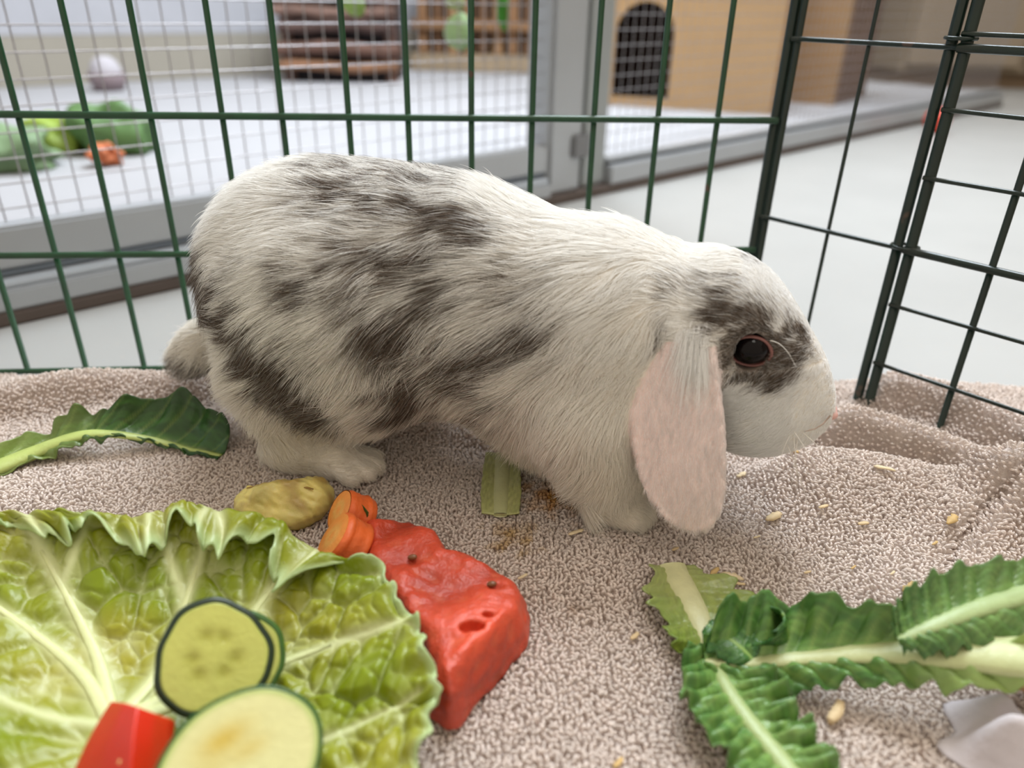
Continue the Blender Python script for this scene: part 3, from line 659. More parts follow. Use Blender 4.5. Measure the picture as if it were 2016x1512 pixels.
tube('whisker', r_wor(np.array([p0 + np.array([.013 * t, -.008 * t, .004 * t - .012 * t * t]) for t in np.linspace(0, 1, 8)])), np.linspace(.00022, .00006, 8), wh, rabbit, 5)

# ------------------------------------------------------------------ food on the towel
def voronoi2(Q, n, lo, hi, seed):
    g = np.random.default_rng(seed); P = g.uniform(lo, hi, (n, 2)); f1 = np.full(len(Q), 9.); f2 = np.full(len(Q), 9.)
    for p in P:
        d = np.hypot(Q[:, 0] - p[0], Q[:, 1] - p[1]); m = d < f1; f2 = np.where(m, f1, np.minimum(f2, d)); f1 = np.where(m, d, f1)
    return f1, f2
leafm = mat('leaf_blade', attr='tint', rough=.30, trans=.28, spec=.55, bump=.25, bscale=350)
ribm = mat('leaf_rib', attr='tint', rough=.4, trans=.12, spec=.5, noise=.1, scale=150, bump=.2, bscale=400)
cabm = mat('cabbage_blade', attr='tint', rough=.35, trans=.30, spec=.5, bump=.15, bscale=500)

# ---- big cabbage leaf, a shallow crinkled bowl
rim_px = [(0, 975, .040), (70, 972, .042), (140, 976, .041), (240, 972, .041), (330, 960, .042), (400, 953, .043), (480, 966, .041), (560, 984, .039), (640, 1030, .035), (715, 1082, .032),
          (760, 1140, .029), (788, 1200, .027), (832, 1262, .025), (845, 1330, .023), (868, 1395, .019), (850, 1425, .017), (838, 1512, .015), (790, 1660, .012), (560, 1760, .010), (200, 1800, .010),
          (-220, 1700, .014), (-360, 1400, .022), (-300, 1150, .030), (-140, 1000, .038)]
CC = on_z(330, 1400, .003); rim = np.array([on_z(*p) for p in rim_px]); rim = np.vstack([rim, rim[:1]]); rim = spline(rim, 361)[:-1]
nR, nT = 150, 360
rho = np.linspace(0, 1, nR)[:, None]
g2 = np.random.default_rng(5)
pl2 = CC[:2] + (rim[None, :, :2] - CC[:2]) * rho[..., None]
BP = on_z(215, 1410, .008)[:2]
veins = [[(215, 1410), (160, 1320), (60, 1250), (-80, 1180)], [(215, 1410), (190, 1290), (130, 1180), (60, 1080), (20, 1020)], [(215, 1410), (300, 1320), (370, 1200), (430, 1090), (450, 1010)],
         [(370, 1200), (330, 1110), (300, 1040)], [(430, 1090), (520, 1060), (620, 1050)], [(215, 1410), (420, 1300), (540, 1190), (690, 1130)], [(215, 1410), (480, 1330), (620, 1300), (800, 1285)],
         [(215, 1410), (420, 1480), (640, 1460), (830, 1410)], [(130, 1180), (190, 1110), (230, 1040)], [(215, 1410), (80, 1400), (-150, 1330)], [(215, 1410), (130, 1560), (60, 1700)]]
Q = pl2.reshape(-1, 2); vd = np.full(len(Q), 9.); vw = np.zeros(len(Q))
for k, vl in enumerate(veins):
    Pq = spline(np.array([on_z(x, y, .012)[:2] for x, y in vl]), 16)
    for i, (a_, b_) in enumerate(zip(Pq[:-1], Pq[1:])):
        d = b_ - a_; t = np.clip(((Q - a_) @ d) / (d @ d), 0, 1); qq = Q - a_ - t[:, None] * d; wv = (.0042 if k in (1, 2, 5, 6, 0) else .0026) * (1 - .72 * (i + t) / 15); dist = np.hypot(qq[:, 0], qq[:, 1]) / wv
        vd = np.minimum(vd, dist)
f1, f2 = voronoi2(Q, 240, Q.min(0), Q.max(0), 9); ed = (f2 - f1)
f1b, f2b = voronoi2(Q, 1100, Q.min(0), Q.max(0), 10); edb = f2b - f1b
RHO = np.broadcast_to(rho, (nR, nT)).reshape(-1)
puff = .0050 * np.clip(ed / .006, 0, 1) ** .7 + .0014 * np.clip(edb / .003, 0, 1) ** .7
main = np.exp(-vd ** 2 * .5)
zz = np.broadcast_to(rim[None, :, 2], (nR, nT)).reshape(-1) * RHO ** 1.9 + .004 + puff * (1 - main) * np.clip(RHO * 1.5, .3, 1) + .0028 * main
th_ = np.broadcast_to(np.linspace(0, 2 * np.pi, nT, endpoint=False)[None], (nR, nT)).reshape(-1)
edge = np.clip((RHO - .82) / .18, 0, 1)
zz += edge ** 2 * (.0026 * np.sin(th_ * 23) + .0012 * np.sin(th_ * 41 + 1))
XY = Q.copy(); outd = (np.broadcast_to(rim[None, :, :2], (nR, nT, 2)).reshape(-1, 2) - CC[:2]); outd /= np.linalg.norm(outd, axis=1)[:, None]
XY += outd * (edge ** 2 * (.0005 * np.sin(th_ * 61) + .0012 * np.sin(th_ * 29 + 2) + .0012 * np.sin(th_ * 13)))[:, None]
# back rim folds over towards the inside
fold_on = np.clip((Q[:, 1] - CC[1] - .045) / .03, 0, 1) * np.clip((.0 - Q[:, 0] - .045) / .03, 0, 1) * (1 + .22 * np.sin(th_ * 9) + .08 * np.sin(th_ * 31))
fe = np.clip((RHO - .84) / .16, 0, 1)
XY -= outd * (fold_on * fe ** 1.5 * .034)[:, None]; zz -= fold_on * np.clip(fe - .35, 0, 1) ** 1.5 * .020
vein2 = np.clip(1 - ed / .0022, 0, 1) * .6 + np.clip(1 - edb / .0012, 0, 1) * .22
cW, cG, cY = np.array(srgb(222, 226, 170)), np.array(srgb(134, 150, 18)), np.array(srgb(176, 168, 52))
inner = np.clip(1 - RHO / .75, 0, 1)[:, None]
big = Noise(.05, 8, 2, 12)(Q)[:, None]
blade = cG * (1 - np.clip(.4 * inner + .25 + .2 * big, 0, 1)) + cY * np.clip(.4 * inner + .25 + .2 * big, 0, 1)
vm = np.clip(np.maximum(main, vein2 * .8), 0, 1)[:, None]
rimc = (np.clip((RHO - .965) / .03, 0, 1)[:, None]) * .75
colc = blade * (1 - vm) + cW * vm; colc = colc * (1 - rimc) + np.array(srgb(206, 228, 176)) * rimc
zz = np.maximum(zz, .0035 + 0 * zz)
cab_e = tag(empty('cabbage_leaf', tuple(CC)), 'large crinkled pale green cabbage leaf cupping cucumber and pepper pieces in the foreground', 'cabbage leaf')
cabo = mesh('blade', np.c_[XY, zz], grid_faces(nR, nT, True), cabm, cab_e, True, colc)
sdm = cabo.modifiers.new('thickness', 'SOLIDIFY'); sdm.thickness = .0009; sdm.offset = 0
for k in (0, 1, 2, 5, 6):
    Pq = spline(np.array([on_z(x, y, .012) for x, y in veins[k]]), 16)
    pts = []
    for p in Pq:
        i = np.argmin(np.hypot(XY[:, 0] - p[0], XY[:, 1] - p[1])); pts.append((p[0], p[1], zz[i] + .0002))
    rr_in = [np.argmin(np.hypot(Q[:, 0] - p[0], Q[:, 1] - p[1])) for p in Pq]; nk = max(4, sum(1 for i in rr_in if RHO[i] < .72))
    tube('rib', pts[:nk], np.linspace(.0036, .0010, nk), ribm, cab_e, 10, .5, np.tile(cW * np.array([.97, .97, .92]), (nk, 1)))
def cab_z(x, y): return zz[np.argmin(np.hypot(XY[:, 0] - x, XY[:, 1] - y))]

# ---- slices: face to the viewer, set in the leaf
def slice_obj(name, c, nrm_, upv, ra, rb_, th, shape, skinc, fleshfn, label, cat, inn=.90):
    nrm_ = np.array(nrm_, float); nrm_ /= np.linalg.norm(nrm_); X = np.cross(upv, nrm_); X /= np.linalg.norm(X); Y = np.cross(nrm_, X); c = np.asarray(c)
    root = tag(empty(name, tuple(c)), label, cat); nr_, na = 40, 96
    ang_ = np.linspace(0, 2 * np.pi, na, endpoint=False); rr_ = shape(ang_)
    def pt(r, z, sc=1.): return c + X * (np.cos(ang_) * ra * rr_ * r)[:, None] + Y * (np.sin(ang_) * rb_ * rr_ * r)[:, None] + nrm_ * z
    V, Cc = [], []
    for r in np.linspace(.0005, inn, nr_):
        zf = np.full(na, th / 2) - .0004 * (r > inn - .01); uv = np.stack([np.cos(ang_) * r, np.sin(ang_) * r], -1); cl, dz = fleshfn(uv, r)
        V.append(pt(r, 0) + nrm_ * (zf + dz)[:, None]); Cc.append(cl)
    for r in (inn, .5, .0005): V.append(pt(r, -th / 2)); Cc.append(np.tile(Cc[-1][:1], (na, 1)))
    mesh('flesh', np.concatenate(V), grid_faces(nr_ + 3, na, True), mat(name + '_flesh', attr='tint', rough=.28, trans=.12, sss=.0, spec=.5, noise=.06, scale=220, bump=.15, bscale=500), root, True, np.concatenate(Cc))
    V = [pt(inn - .01, th / 2 - .0001), pt((inn + 1) / 2, th / 2 + .0002), pt(1.0, th / 2 - .0008), pt(1.0, -th / 2 + .0008), pt(.985, -th / 2), pt(.95, -th / 2 + .0002)]
    mesh('skin', np.concatenate(V), grid_faces(6, na, True), mat(name + '_skin', skinc, .35, noise=.3, scale=250), root)
    return root
def cuc_flesh(uv, r):
    a_ = np.arctan2(uv[:, 1], uv[:, 0]); cl = np.tile(np.array(srgb(200, 200, 104)), (len(uv), 1)); dz = np.zeros(len(uv))
    for k in range(3):
        ca = math.radians(80 + 120 * k)
        for sgn in (-1, 1):
            p = np.array([math.cos(ca + sgn * .42), math.sin(ca + sgn * .42)]) * .36; d = np.hypot(uv[:, 0] - p[0], uv[:, 1] - p[1]); w = np.exp(-(d / .13) ** 2)[:, None]
            cl = cl * (1 - .7 * w) + np.array(srgb(150, 146, 40)) * .7 * w; dz -= .0006 * w[:, 0]
    core = np.clip((.62 - r) / .1, 0, 1); cl = cl * (1 - .18 * core) + np.array(srgb(190, 188, 90)) * .18 * core
    w = np.clip((r - .84) / .11, 0, 1); cl = cl * (1 - w) + np.array(srgb(150, 176, 70)) * w
    return cl, dz
def zuc_flesh(uv, r):
    cl = np.tile(np.array(srgb(226, 222, 160)), (len(uv), 1))
    for p, q_, k in (((-.05, .42), .3, .8), ((.15, .1), .22, .45), ((-.35, .15), .25, .3)):
        d = np.hypot((uv[:, 0] - p[0]) * .6, uv[:, 1] - p[1]); w = np.exp(-(d / q_ * 1.6) ** 2)[:, None] * k; cl = cl * (1 - w) + np.array(srgb(206, 172, 50)) * w
    w = np.clip((r - .84) / .11, 0, 1); cl = cl * (1 - w) + np.array(srgb(170, 192, 100)) * w
    return cl, 0 * uv[:, 0]
cz = on_z(421, 1294, .034); tocam = CAM - cz
slice_obj('cucumber_slice', cz, tocam + np.array([0.0, 0, .02]), np.array([.1, 0, 1.]), .0212, .0214, .007, lambda a: 1 + .05 * np.cos(3 * (a - 1.75)) + .012 * np.cos(9 * a), srgb(24, 44, 18), cuc_flesh, 'round dark-skinned cucumber slice leaning inside the cabbage leaf', 'cucumber slice')
zz0 = on_z(474, 1502, .034)
slice_obj('zucchini_slice', zz0, CAM - zz0, np.array([-.42, .3, 1.]), .0268, .0222, .010, lambda a: 1 + .02 * np.cos(2 * a) + .006 * np.cos(7 * a), srgb(52, 92, 40), zuc_flesh, 'large oval zucchini slice with yellow flesh at the bottom edge of the leaf', 'zucchini slice', .955)
# ---- red pepper piece
pp = tag(empty('red_pepper_piece', tuple(on_z(245, 1480, .02))), 'glossy red pepper piece folded lengthwise beside the zucchini slice', 'pepper piece')
redm = mat('pepper_skin', srgb(200, 40, 14), .3, noise=.12, scale=60, spec=.5, coat=.1)
ins = mat('pepper_inside', srgb(214, 70, 40), .4, noise=.1, scale=80)
ztop = .040
prof_top = [on_z(218, 1380, .036), on_z(244, 1383, .0415), on_z(270, 1391, .045), on_z(304, 1404, .0400), on_z(336, 1414, .033)]
prof_bot = [on_z(120, 1580, .016), on_z(188, 1585, .024), on_z(256, 1590, .031), on_z(300, 1585, .024), on_z(330, 1575, .018)]
lin = lambda p: np.array([np.interp(np.linspace(0, 4, 21), range(5), np.array(p)[:, k]) for k in range(3)]).T
T = lin(prof_top); Bm = lin(prof_bot)
out = [T + (Bm - T) * t + np.array([0, 0, .0025]) * math.sin(math.pi * t) for t in np.linspace(0, 1, 14)]
Vo = np.array(out); th_in = np.array([0.0, .0022, -.0042])
Vi = Vo + th_in
n1, n2 = Vo.shape[:2]
V = np.concatenate([Vo.reshape(-1, 3), Vi.reshape(-1, 3)]); f = [tuple(q) for q in grid_faces(n1, n2)] + [tuple(q[::-1] + n1 * n2) for q in grid_faces(n1, n2)]
for j in range(n2 - 1): f += [(j, j + 1, n1 * n2 + j + 1, n1 * n2 + j), ((n1 - 1) * n2 + j + 1, (n1 - 1) * n2 + j, n1 * n2 + (n1 - 1) * n2 + j, n1 * n2 + (n1 - 1) * n2 + j + 1)]
for i in range(n1 - 1): f += [((i + 1) * n2, i * n2, n1 * n2 + i * n2, n1 * n2 + (i + 1) * n2), (i * n2 + n2 - 1, (i + 1) * n2 + n2 - 1, n1 * n2 + (i + 1) * n2 + n2 - 1, n1 * n2 + i * n2 + n2 - 1)]
po = mesh('outer_wall', V, f, redm, pp); bv = po.modifiers.new('round', 'BEVEL'); bv.width = .0012; bv.segments = 2; bv.angle_limit = .8; bv.limit_method = 'ANGLE'
tube('inner_rib', [Bm[10] + (T[10] - Bm[10]) * t + np.array([0, .004, -.008]) for t in (0, .3, .6, .8)], [.003, .0032, .0026, .001], ins, pp, 8)
sdp = on_z(246, 1505, .034); sv, sq = surface_from(lambda P: ell(P, sdp, (.0022, .0016, .0028), 20), sdp - .004, sdp + .004, .0004, 'seed')
mesh('seed', sv, sq, mat('pepper_seed', srgb(232, 190, 128), .5, noise=.1), pp)
cz2 = cz + FWD * .009 + RGT * .0034 - UPV * .0052
slice_obj('cucumber_slice', cz2, CAM - cz2 + np.array([.05, 0, .02]), np.array([-.2, 0, 1.]), .0205, .0200, .006, lambda a: 1 + .03 * np.cos(3 * a) + .01 * np.cos(9 * a), srgb(64, 100, 36), cuc_flesh, 'second cucumber slice mostly hidden behind the front one, only its green edge showing', 'cucumber slice')

# ---- watermelon chunk
wz = .023
wpx = [(735, 1080), (728, 1018), (800, 1014), (852, 1040), (872, 1078), (915, 1082), (1005, 1135), (1022, 1162), (1018, 1200), (970, 1255), (918, 1305), (888, 1345), (868, 1330), (845, 1250)]
WP = np.array([on_z(x, y, wz)[:2] for x, y in wpx]); wc = WP.mean(0); wn1, wn2, wn3 = Noise(.03, 10, 3, 51), Noise(.008, 14, 3, 52), Noise(.0035, 14, 3, 53)
PITS = [(810, 1098, .0035), (1040 - 65, 1150, .003), (800, 1160, .002), (930, 1120, .0016), (930, 1240, .004), (890, 1130, .0015), (785, 1175, .0022), (960, 1215, .002)]
def melon(P):
    x, y, z = P[..., 0], P[..., 1], P[..., 2]; d = np.full(x.shape, 9., np.float32); s_g = np.ones(x.shape); n = len(WP)
    k = (z / wz)[..., None]; flare = (1 - k) * .004
    X = np.stack([x, y], -1)
    for i in range(n):
        a_, b_ = WP[i], WP[i - 1]; e_ = b_ - a_; w = X - a_; t = np.clip((w @ e_) / (e_ @ e_), 0, 1); bb = w - t[..., None] * e_; d = np.minimum(d, (bb ** 2).sum(-1))
        c1 = y >= a_[1]; c2 = y < b_[1]; c3 = e_[0] * w[..., 1] > e_[1] * w[..., 0]; s_g = np.where((c1 & c2 & c3) | (~c1 & ~c2 & ~c3), -s_g, s_g)
    d2 = s_g * np.sqrt(d) - .002 + (1 - np.clip(z / wz, 0, 1)) * .0045 * -1 + .004 * np.clip(z / wz - .6, 0, 1)
    top = wz + .004 * wn1(P.reshape(-1, 3)).reshape(x.shape) * .35 - .004 * np.clip((wc[1] - y) / .06, -1, 1) * -.6
    dz = np.maximum(z - top, .001 - z); r_ = .004
    q1, q2 = d2 + r_, dz + r_
    D = np.minimum(np.maximum(q1, q2), 0) + np.hypot(np.maximum(q1, 0), np.maximum(q2, 0)) - r_
    D = D + .0003 * wn2(P.reshape(-1, 3)).reshape(x.shape) + .00012 * wn3(P.reshape(-1, 3)).reshape(x.shape)
    for px, py, r in PITS:
        p = on_z(px, py, wz + .001); D = -smin(-D, np.linalg.norm((P - p) / np.array([1.4, .9, 1.2]), axis=-1) - r, .002)
    return D
wv_, wq_ = surface_from(melon, (WP[:, 0].min() - .01, WP[:, 1].min() - .01, -.003), (WP[:, 0].max() + .01, WP[:, 1].max() + .01, .036), .0011, 'melon')
mc = np.array(srgb(194, 72, 46)) * (1 + .12 * wn1(wv_)[:, None] * np.array([1, 1.2, 1.2])); mc = np.clip(mc + np.clip(wn2(wv_) - .8, 0, 1)[:, None] * np.array(srgb(70, 60, 40)) * .5, 0, 1)
we = tag(empty('watermelon_chunk', (wc[0], wc[1], .001)), 'wet red watermelon chunk lying right of the cabbage leaf', 'watermelon')
mesh('flesh', wv_, wq_, mat('watermelon_flesh', attr='tint', rough=.36, noise=.16, scale=300, sss=.25, spec=.45, bump=.35, bscale=600), we, True, mc)
for px, py in ((968, 1150), (812, 1097)):
    p = on_z(px, py, wz - .0005); v_, q_ = surface_from(lambda P: ell(P, p, (.0024, .0016, .0014), 10), p - .004, p + .004, .0004, 's'); so = mesh('seed', v_, q_, mat('melon_seed', srgb(120, 74, 40), .4, noise=.2), we)

# ---- carrots
def carrot(p0, p1, r0, r1, label, seed):
    p0, p1 = np.array(p0), np.array(p1); c = tag(empty('carrot_piece', tuple(p0)), label, 'carrot piece', 'carrot pieces between leaf and watermelon'); d = p1 - p0; t_, s1, u1 = frame_of(d); n = 14; seg = 32
    g = np.random.default_rng(seed); V = []
    for i, t in enumerate(np.linspace(0, 1, n)):
        r = r0 + (r1 - r0) * t; r *= (1 - .10 * max(0, 1 - t * n) - .25 * max(0, t * n - n + 1.2)); r *= 1 + .02 * g.normal()
        for k in range(seg): a_ = 2 * math.pi * k / seg; V.append(p0 + d * t + (s1 * math.cos(a_) + u1 * math.sin(a_)) * r)
    mesh('root_body', V, [tuple(q) for q in grid_faces(n, seg, True)] + [tuple((n - 1) * seg + k for k in range(seg))], mat('carrot_skin', srgb(226, 104, 44), .45, noise=.18, scale=120, bump=.3, bscale=300), c)
    V = [p0 - t_ * .0006 * (1 - rr * rr) + (s1 * math.cos(2 * math.pi * k / seg) + u1 * math.sin(2 * math.pi * k / seg)) * r0 * .9 * rr for rr in np.linspace(.001, 1, 12) for k in range(seg)]
    cc = [np.array(srgb(240, 150, 66)) * (1 - w) + np.array(srgb(236, 172, 88)) * w for rr in np.linspace(0, 1, 12) for w in [np.exp(-((rr - .35) / .2) ** 2)] for k in range(seg)]
    mesh('cut_face', V, [tuple(q[::-1]) for q in grid_faces(12, seg, True)], mat('carrot_flesh', attr='tint', rough=.4, noise=.1, scale=300, bump=.3, bscale=300), c, True, np.array(cc)); return c
ca = on_z(668, 1004, .0215); carrot(ca, ca + np.array([.0130, .0050, -.0105]), .0118, .0118, 'orange carrot piece with a green leaf bit, farther from the cabbage leaf', 3)
cb2 = on_z(655, 1056, .0225); carrot(cb2, cb2 + np.array([.0120, .0020, -.0110]), .0140, .0138, 'orange carrot piece half hidden behind the cabbage leaf rim', 4)
gl = np.array([on_z(690, 985, .026), on_z(708, 988, .027), on_z(724, 1008, .024), on_z(722, 1026, .018), on_z(706, 1010, .022), on_z(698, 996, .025)])
Vg = np.concatenate([gl, gl + np.array([.0003, .0008, -.0008])])
mesh('leaf_bit', Vg, [(0, 1, 2, 3, 4, 5), (11, 10, 9, 8, 7, 6)] + [(i, i + 6, (i + 1) % 6 + 6, (i + 1) % 6) for i in range(6)], mat('carrot_leaf', srgb(52, 104, 40), .5, noise=.3, scale=200), bpy.data.objects['carrot_piece'], False)
# ---- apple piece
ap = on_z(560, 985, .012); apn, apn2 = Noise(.02, 10, 3, 61), Noise(.005, 12, 3, 62)
def apple(P):
    q = (P - ap); a_ = math.radians(-14); q = np.stack([q[..., 0] * math.cos(a_) - q[..., 1] * math.sin(a_), q[..., 0] * math.sin(a_) + q[..., 1] * math.cos(a_), q[..., 2]], -1)
    d = ell(q, (0, 0, 0), (.0265, .0195, .015)); d = -smin(-d, -(q[..., 2] * .8 + q[..., 1] * .5 - .0098), .002); d = -smin(-d, -(-q[..., 1] * .75 + q[..., 2] * .66 - .0125), .002)
    return d + .0006 * apn(P.reshape(-1, 3)).reshape(d.shape) + .0003 * apn2(P.reshape(-1, 3)).reshape(d.shape)
av_, aq_ = surface_from(apple, ap - .034, ap + .034, .001, 'apple')
apc = np.array(srgb(216, 200, 118)) * np.clip(1 + .12 * apn(av_)[:, None], .7, 1.2); br = np.clip(Noise(.012, 10, 3, 63)(av_) * .6 + (av_[:, 2] - ap[2]) / .012 - .45, 0, 1)[:, None]
apc = apc * (1 - .65 * br) + np.array(srgb(150, 112, 50)) * .65 * br
ape = tag(empty('apple_piece', tuple(ap)), 'yellowish peeled apple piece with browned top behind the cabbage leaf', 'apple piece')
mesh('flesh', av_, aq_, mat('apple_flesh', attr='tint', rough=.4, sss=.2, noise=.08, scale=180, bump=.25, bscale=300), ape, True, apc)
tube('cut_edge', [ap + np.array([-.018 + .036 * t, -.004 + .003 * math.sin(3 * t), .0105 + .0012 * math.sin(math.pi * t)]) for t in np.linspace(0, 1, 10)], [.0004, .0008, .001, .0011, .0011, .001, .001, .0009, .0008, .0004], mat('apple_browned', srgb(160, 122, 54), .5, noise=.3, scale=200), ape, 8, .5)
# ---- pale stalk piece under the chest
def strip_leaf(name, label, cat, mid, wl, wr, colfn, rib_r, n=150, m=26, cupl=0., cupr=0., ruf=(.002, 9.), ruf2=None, blist=.0012, rib_col=srgb(196, 208, 140), seed=1, rib_flat=.55, serr=.12, rise=None, group=None):
    """leaf along a midrib: mid k,3 points; wl, wr half widths along it; cup lifts the sides"""
    root = tag(empty(name, tuple(np.asarray(mid[0]))), label, cat, group); M_ = spline(mid, n); t = np.linspace(0, 1, n); g = np.random.default_rng(seed); ph = g.uniform(0, 6.28, 8)
    WL = np.interp(t, np.linspace(0, 1, len(wl)), wl); WR = np.interp(t, np.linspace(0, 1, len(wr)), wr)
    ruf2 = ruf2 or ruf; V = np.zeros((n, 2 * m + 1, 3)); UVt = np.zeros((n, 2 * m + 1, 2))
    for i in range(n):
        tg = M_[min(i + 1, n - 1)] - M_[max(i - 1, 0)]; tg, sd_, up_ = frame_of(tg)
        for j in range(-m, m + 1):
            u = j / m; au = abs(u); w = WL[i] if u < 0 else WR[i]; cup = cupl if u < 0 else cupr
            if callable(cup): cup = cup(t[i])
            am, fr = ruf if u < 0 else ruf2
            w = w * (1 + serr * au * (math.sin(t[i] * 31 + ph[0] + 5 * (u > 0)) * .55 + math.sin(t[i] * 67 + ph[1]) * .3 + math.sin(t[i] * 13 + ph[5]) * .5))
            an = cup * (au ** .8); lat = w * au * math.cos(an * .75); hz = w * au * math.sin(an)
            hz += am * au ** 1.3 * math.sin(t[i] * fr * 2 * math.pi - au * 1.5 + ph[2] + (2.1 if u > 0 else 0)) + .35 * am * au * math.sin(t[i] * fr * 4.6 * math.pi + ph[3])
            hz += 1.5 * blist * min(1, au * 2) * (1 - au * .3) * (abs(math.sin((t[i] * 13 - au * 1.4) * math.pi + ph[4])) ** .7 - .4)
            V[i, j + m] = M_[i] + sd_ * math.copysign(lat, u) + up_ * (hz + .0006); UVt[i, j + m] = (u, t[i])
    Vf = V.reshape(-1, 3)
    floor_ = towel_h(Vf[:, 0], Vf[:, 1]) + .0028; Vf[:, 2] = np.maximum(Vf[:, 2], floor_)
    cols = colfn(UVt.reshape(-1, 2))
    b = mesh('blade', Vf, grid_faces(n, 2 * m + 1), leafm, root, True, cols); so = b.modifiers.new('thickness', 'SOLIDIFY'); so.thickness = .0007; so.offset = 0
    rr = np.interp(t, np.linspace(0, 1, len(rib_r)), rib_r); rc = np.tile(np.array(rib_col), (n, 1))
    Mr = M_.copy(); Mr[:, 2] = np.maximum(Mr[:, 2], towel_h(Mr[:, 0], Mr[:, 1]) + .0028)
    tube('midrib', Mr + np.array([0, 0, .0006]), rr, ribm, root, 12, rib_flat, rc); return root
def green_cols(base_c, edge_c, pale_c, pale_t, seed=0, vein=.5, nv=13):
    base_c, edge_c, pale_c = map(np.array, (base_c, edge_c, pale_c)); nz_ = Noise(.25, 10, 2, 70 + seed)
    def fnc(uv):
        u, t = np.abs(uv[:, 0]), uv[:, 1]; v = np.abs(((t * nv - u * 1.4 + (uv[:, 0] > 0) * .45) % 1) - .5) * 2; vn_ = np.clip(1 - (1 - v) / .2, 0, 1) * (1 - .5 * u) * vein * .8
        e_ = np.clip(u + .25 * nz_(uv), 0, 1)[:, None]; c = base_c * (1 - e_) + edge_c * e_; c = c * (1 + .12 * nz_(uv * 2.3)[:, None])
        p = np.clip(np.interp(t, [x for x, _ in pale_t], [y for _, y in pale_t]), 0, 1)[:, None]; c = c * (1 - p) + pale_c * p
        w = np.clip(vn_ + np.exp(-(u / .09) ** 2) * .7, 0, 1)[:, None]; return np.clip(c * (1 - w) + pale_c * w, 0, 1)
    return fnc
LG = 'lettuce pieces lying on the towel'
Z = lambda px, py, z=0.: on_z(px, py, z + 0.0)
G1, G2, PALE = srgb(120, 158, 80), srgb(84, 130, 64), srgb(190, 204, 132)
strip_leaf('lettuce_stalk', 'pale translucent lettuce stalk piece under the rabbit chest', 'lettuce stalk', [Z(985, 1016, .005), Z(986, 980, .006), Z(988, 940, .006), Z(990, 895, .007)], [.0105, .0115, .0118, .0105], [.0105, .0115, .0115, .010],
           green_cols(srgb(196, 198, 134), srgb(184, 190, 118), srgb(210, 208, 154), [(0, .2), (1, .1)], 1, .3, 3), [.004, .0045, .005, .005], n=30, m=12, cupl=.12, cupr=.12, ruf=(.0003, 2), blist=.0003, serr=.03, rib_col=srgb(200, 202, 148), rib_flat=.4)
# dark leaf at the back left
strip_leaf('lettuce_leaf', 'dark green lettuce leaf with a long pale stem, left of the rabbit hind leg', 'lettuce leaf', [Z(-60, 945, .006), Z(60, 896, .008), Z(150, 862, .014), Z(215, 856, .014), Z(300, 868, .008), Z(370, 886, .004), Z(435, 902, .003)],
           [.007, .010, .013, .015, .021, .028, .027, .020], [.006, .008, .010, .007, .003, .003, .004, .004], green_cols(srgb(58, 104, 42), srgb(34, 72, 30), srgb(176, 194, 106), [(0, .75), (.3, .35), (.5, .05), (1, 0)], 2, .45, 12),
           [.007, .0065, .005, .0035, .0028, .002, .0012], cupl=lambda t: .5 + .75 * min(1, t * 1.3), cupr=-.2, ruf=(.0045, 5.), ruf2=(.002, 8.), blist=.002, seed=2, rib_col=srgb(186, 200, 116), group=LG)
# right hand pieces
strip_leaf('lettuce_leaf', 'yellow-green lettuce leaf base with a white rib, nearest to the rabbit ear tip', 'lettuce leaf', [Z(1322, 1118, .004), Z(1345, 1160, .006), Z(1372, 1210, .007), Z(1392, 1262, .006), Z(1400, 1290, .004)],
           [.010, .024, .030, .031, .022], [.010, .019, .021, .019, .012], green_cols(srgb(140, 158, 62), srgb(122, 146, 56), srgb(206, 206, 150), [(0, .5), (.45, .2), (.8, 0), (1, 0)], 3, .3, 7),
           [.0075, .007, .006, .004, .003], n=50, m=20, cupl=.1, cupr=.25, ruf=(.0018, 3.), blist=.0008, seed=3, serr=.2, rib_col=srgb(208, 206, 156), rib_flat=.35, group=LG)
strip_leaf('lettuce_leaf', 'dark green lettuce leaf with pale rib running off the bottom edge', 'lettuce leaf', [Z(1395, 1275, .008), Z(1425, 1345, .010), Z(1470, 1415, .011), Z(1530, 1490, .011), Z(1600, 1580, .010)],
           [.010, .019, .020, .018, .014], [.008, .020, .022, .021, .016], green_cols(G1, G2, srgb(182, 202, 116), [(0, 0), (1, .15)], 4, .45, 11),
           [.0016, .003, .0035, .004, .0045], cupl=.25, cupr=.2, ruf=(.0035, 7.), blist=.0030, serr=.09, seed=5, rib_col=srgb(168, 184, 122), group=LG)
strip_leaf('lettuce_leaf', 'long dark green lettuce leaf with a thick pale midrib pointing to the right edge', 'lettuce leaf', [Z(1388, 1306, .010), Z(1480, 1306, .013), Z(1600, 1296, .017), Z(1740, 1286, .024), Z(1880, 1286, .030), Z(2060, 1300, .034)],
           [.010, .024, .023, .021, .012, .005, .004], [.006, .011, .013, .012, .013, .014, .013], green_cols(G1, G2, srgb(184, 204, 120), [(0, 0), (.55, .0), (.75, .45), (1, .85)], 6, .5, 13),
           [.0022, .0030, .0036, .0055, .0085, .012], cupl=lambda t: 1.0 + .35 * math.sin(t * 14), cupr=-.55, ruf=(.0040, 6.), ruf2=(.0026, 9.), blist=.0036, serr=.07, seed=7, rib_col=srgb(198, 204, 148), rib_flat=.5, group=LG)
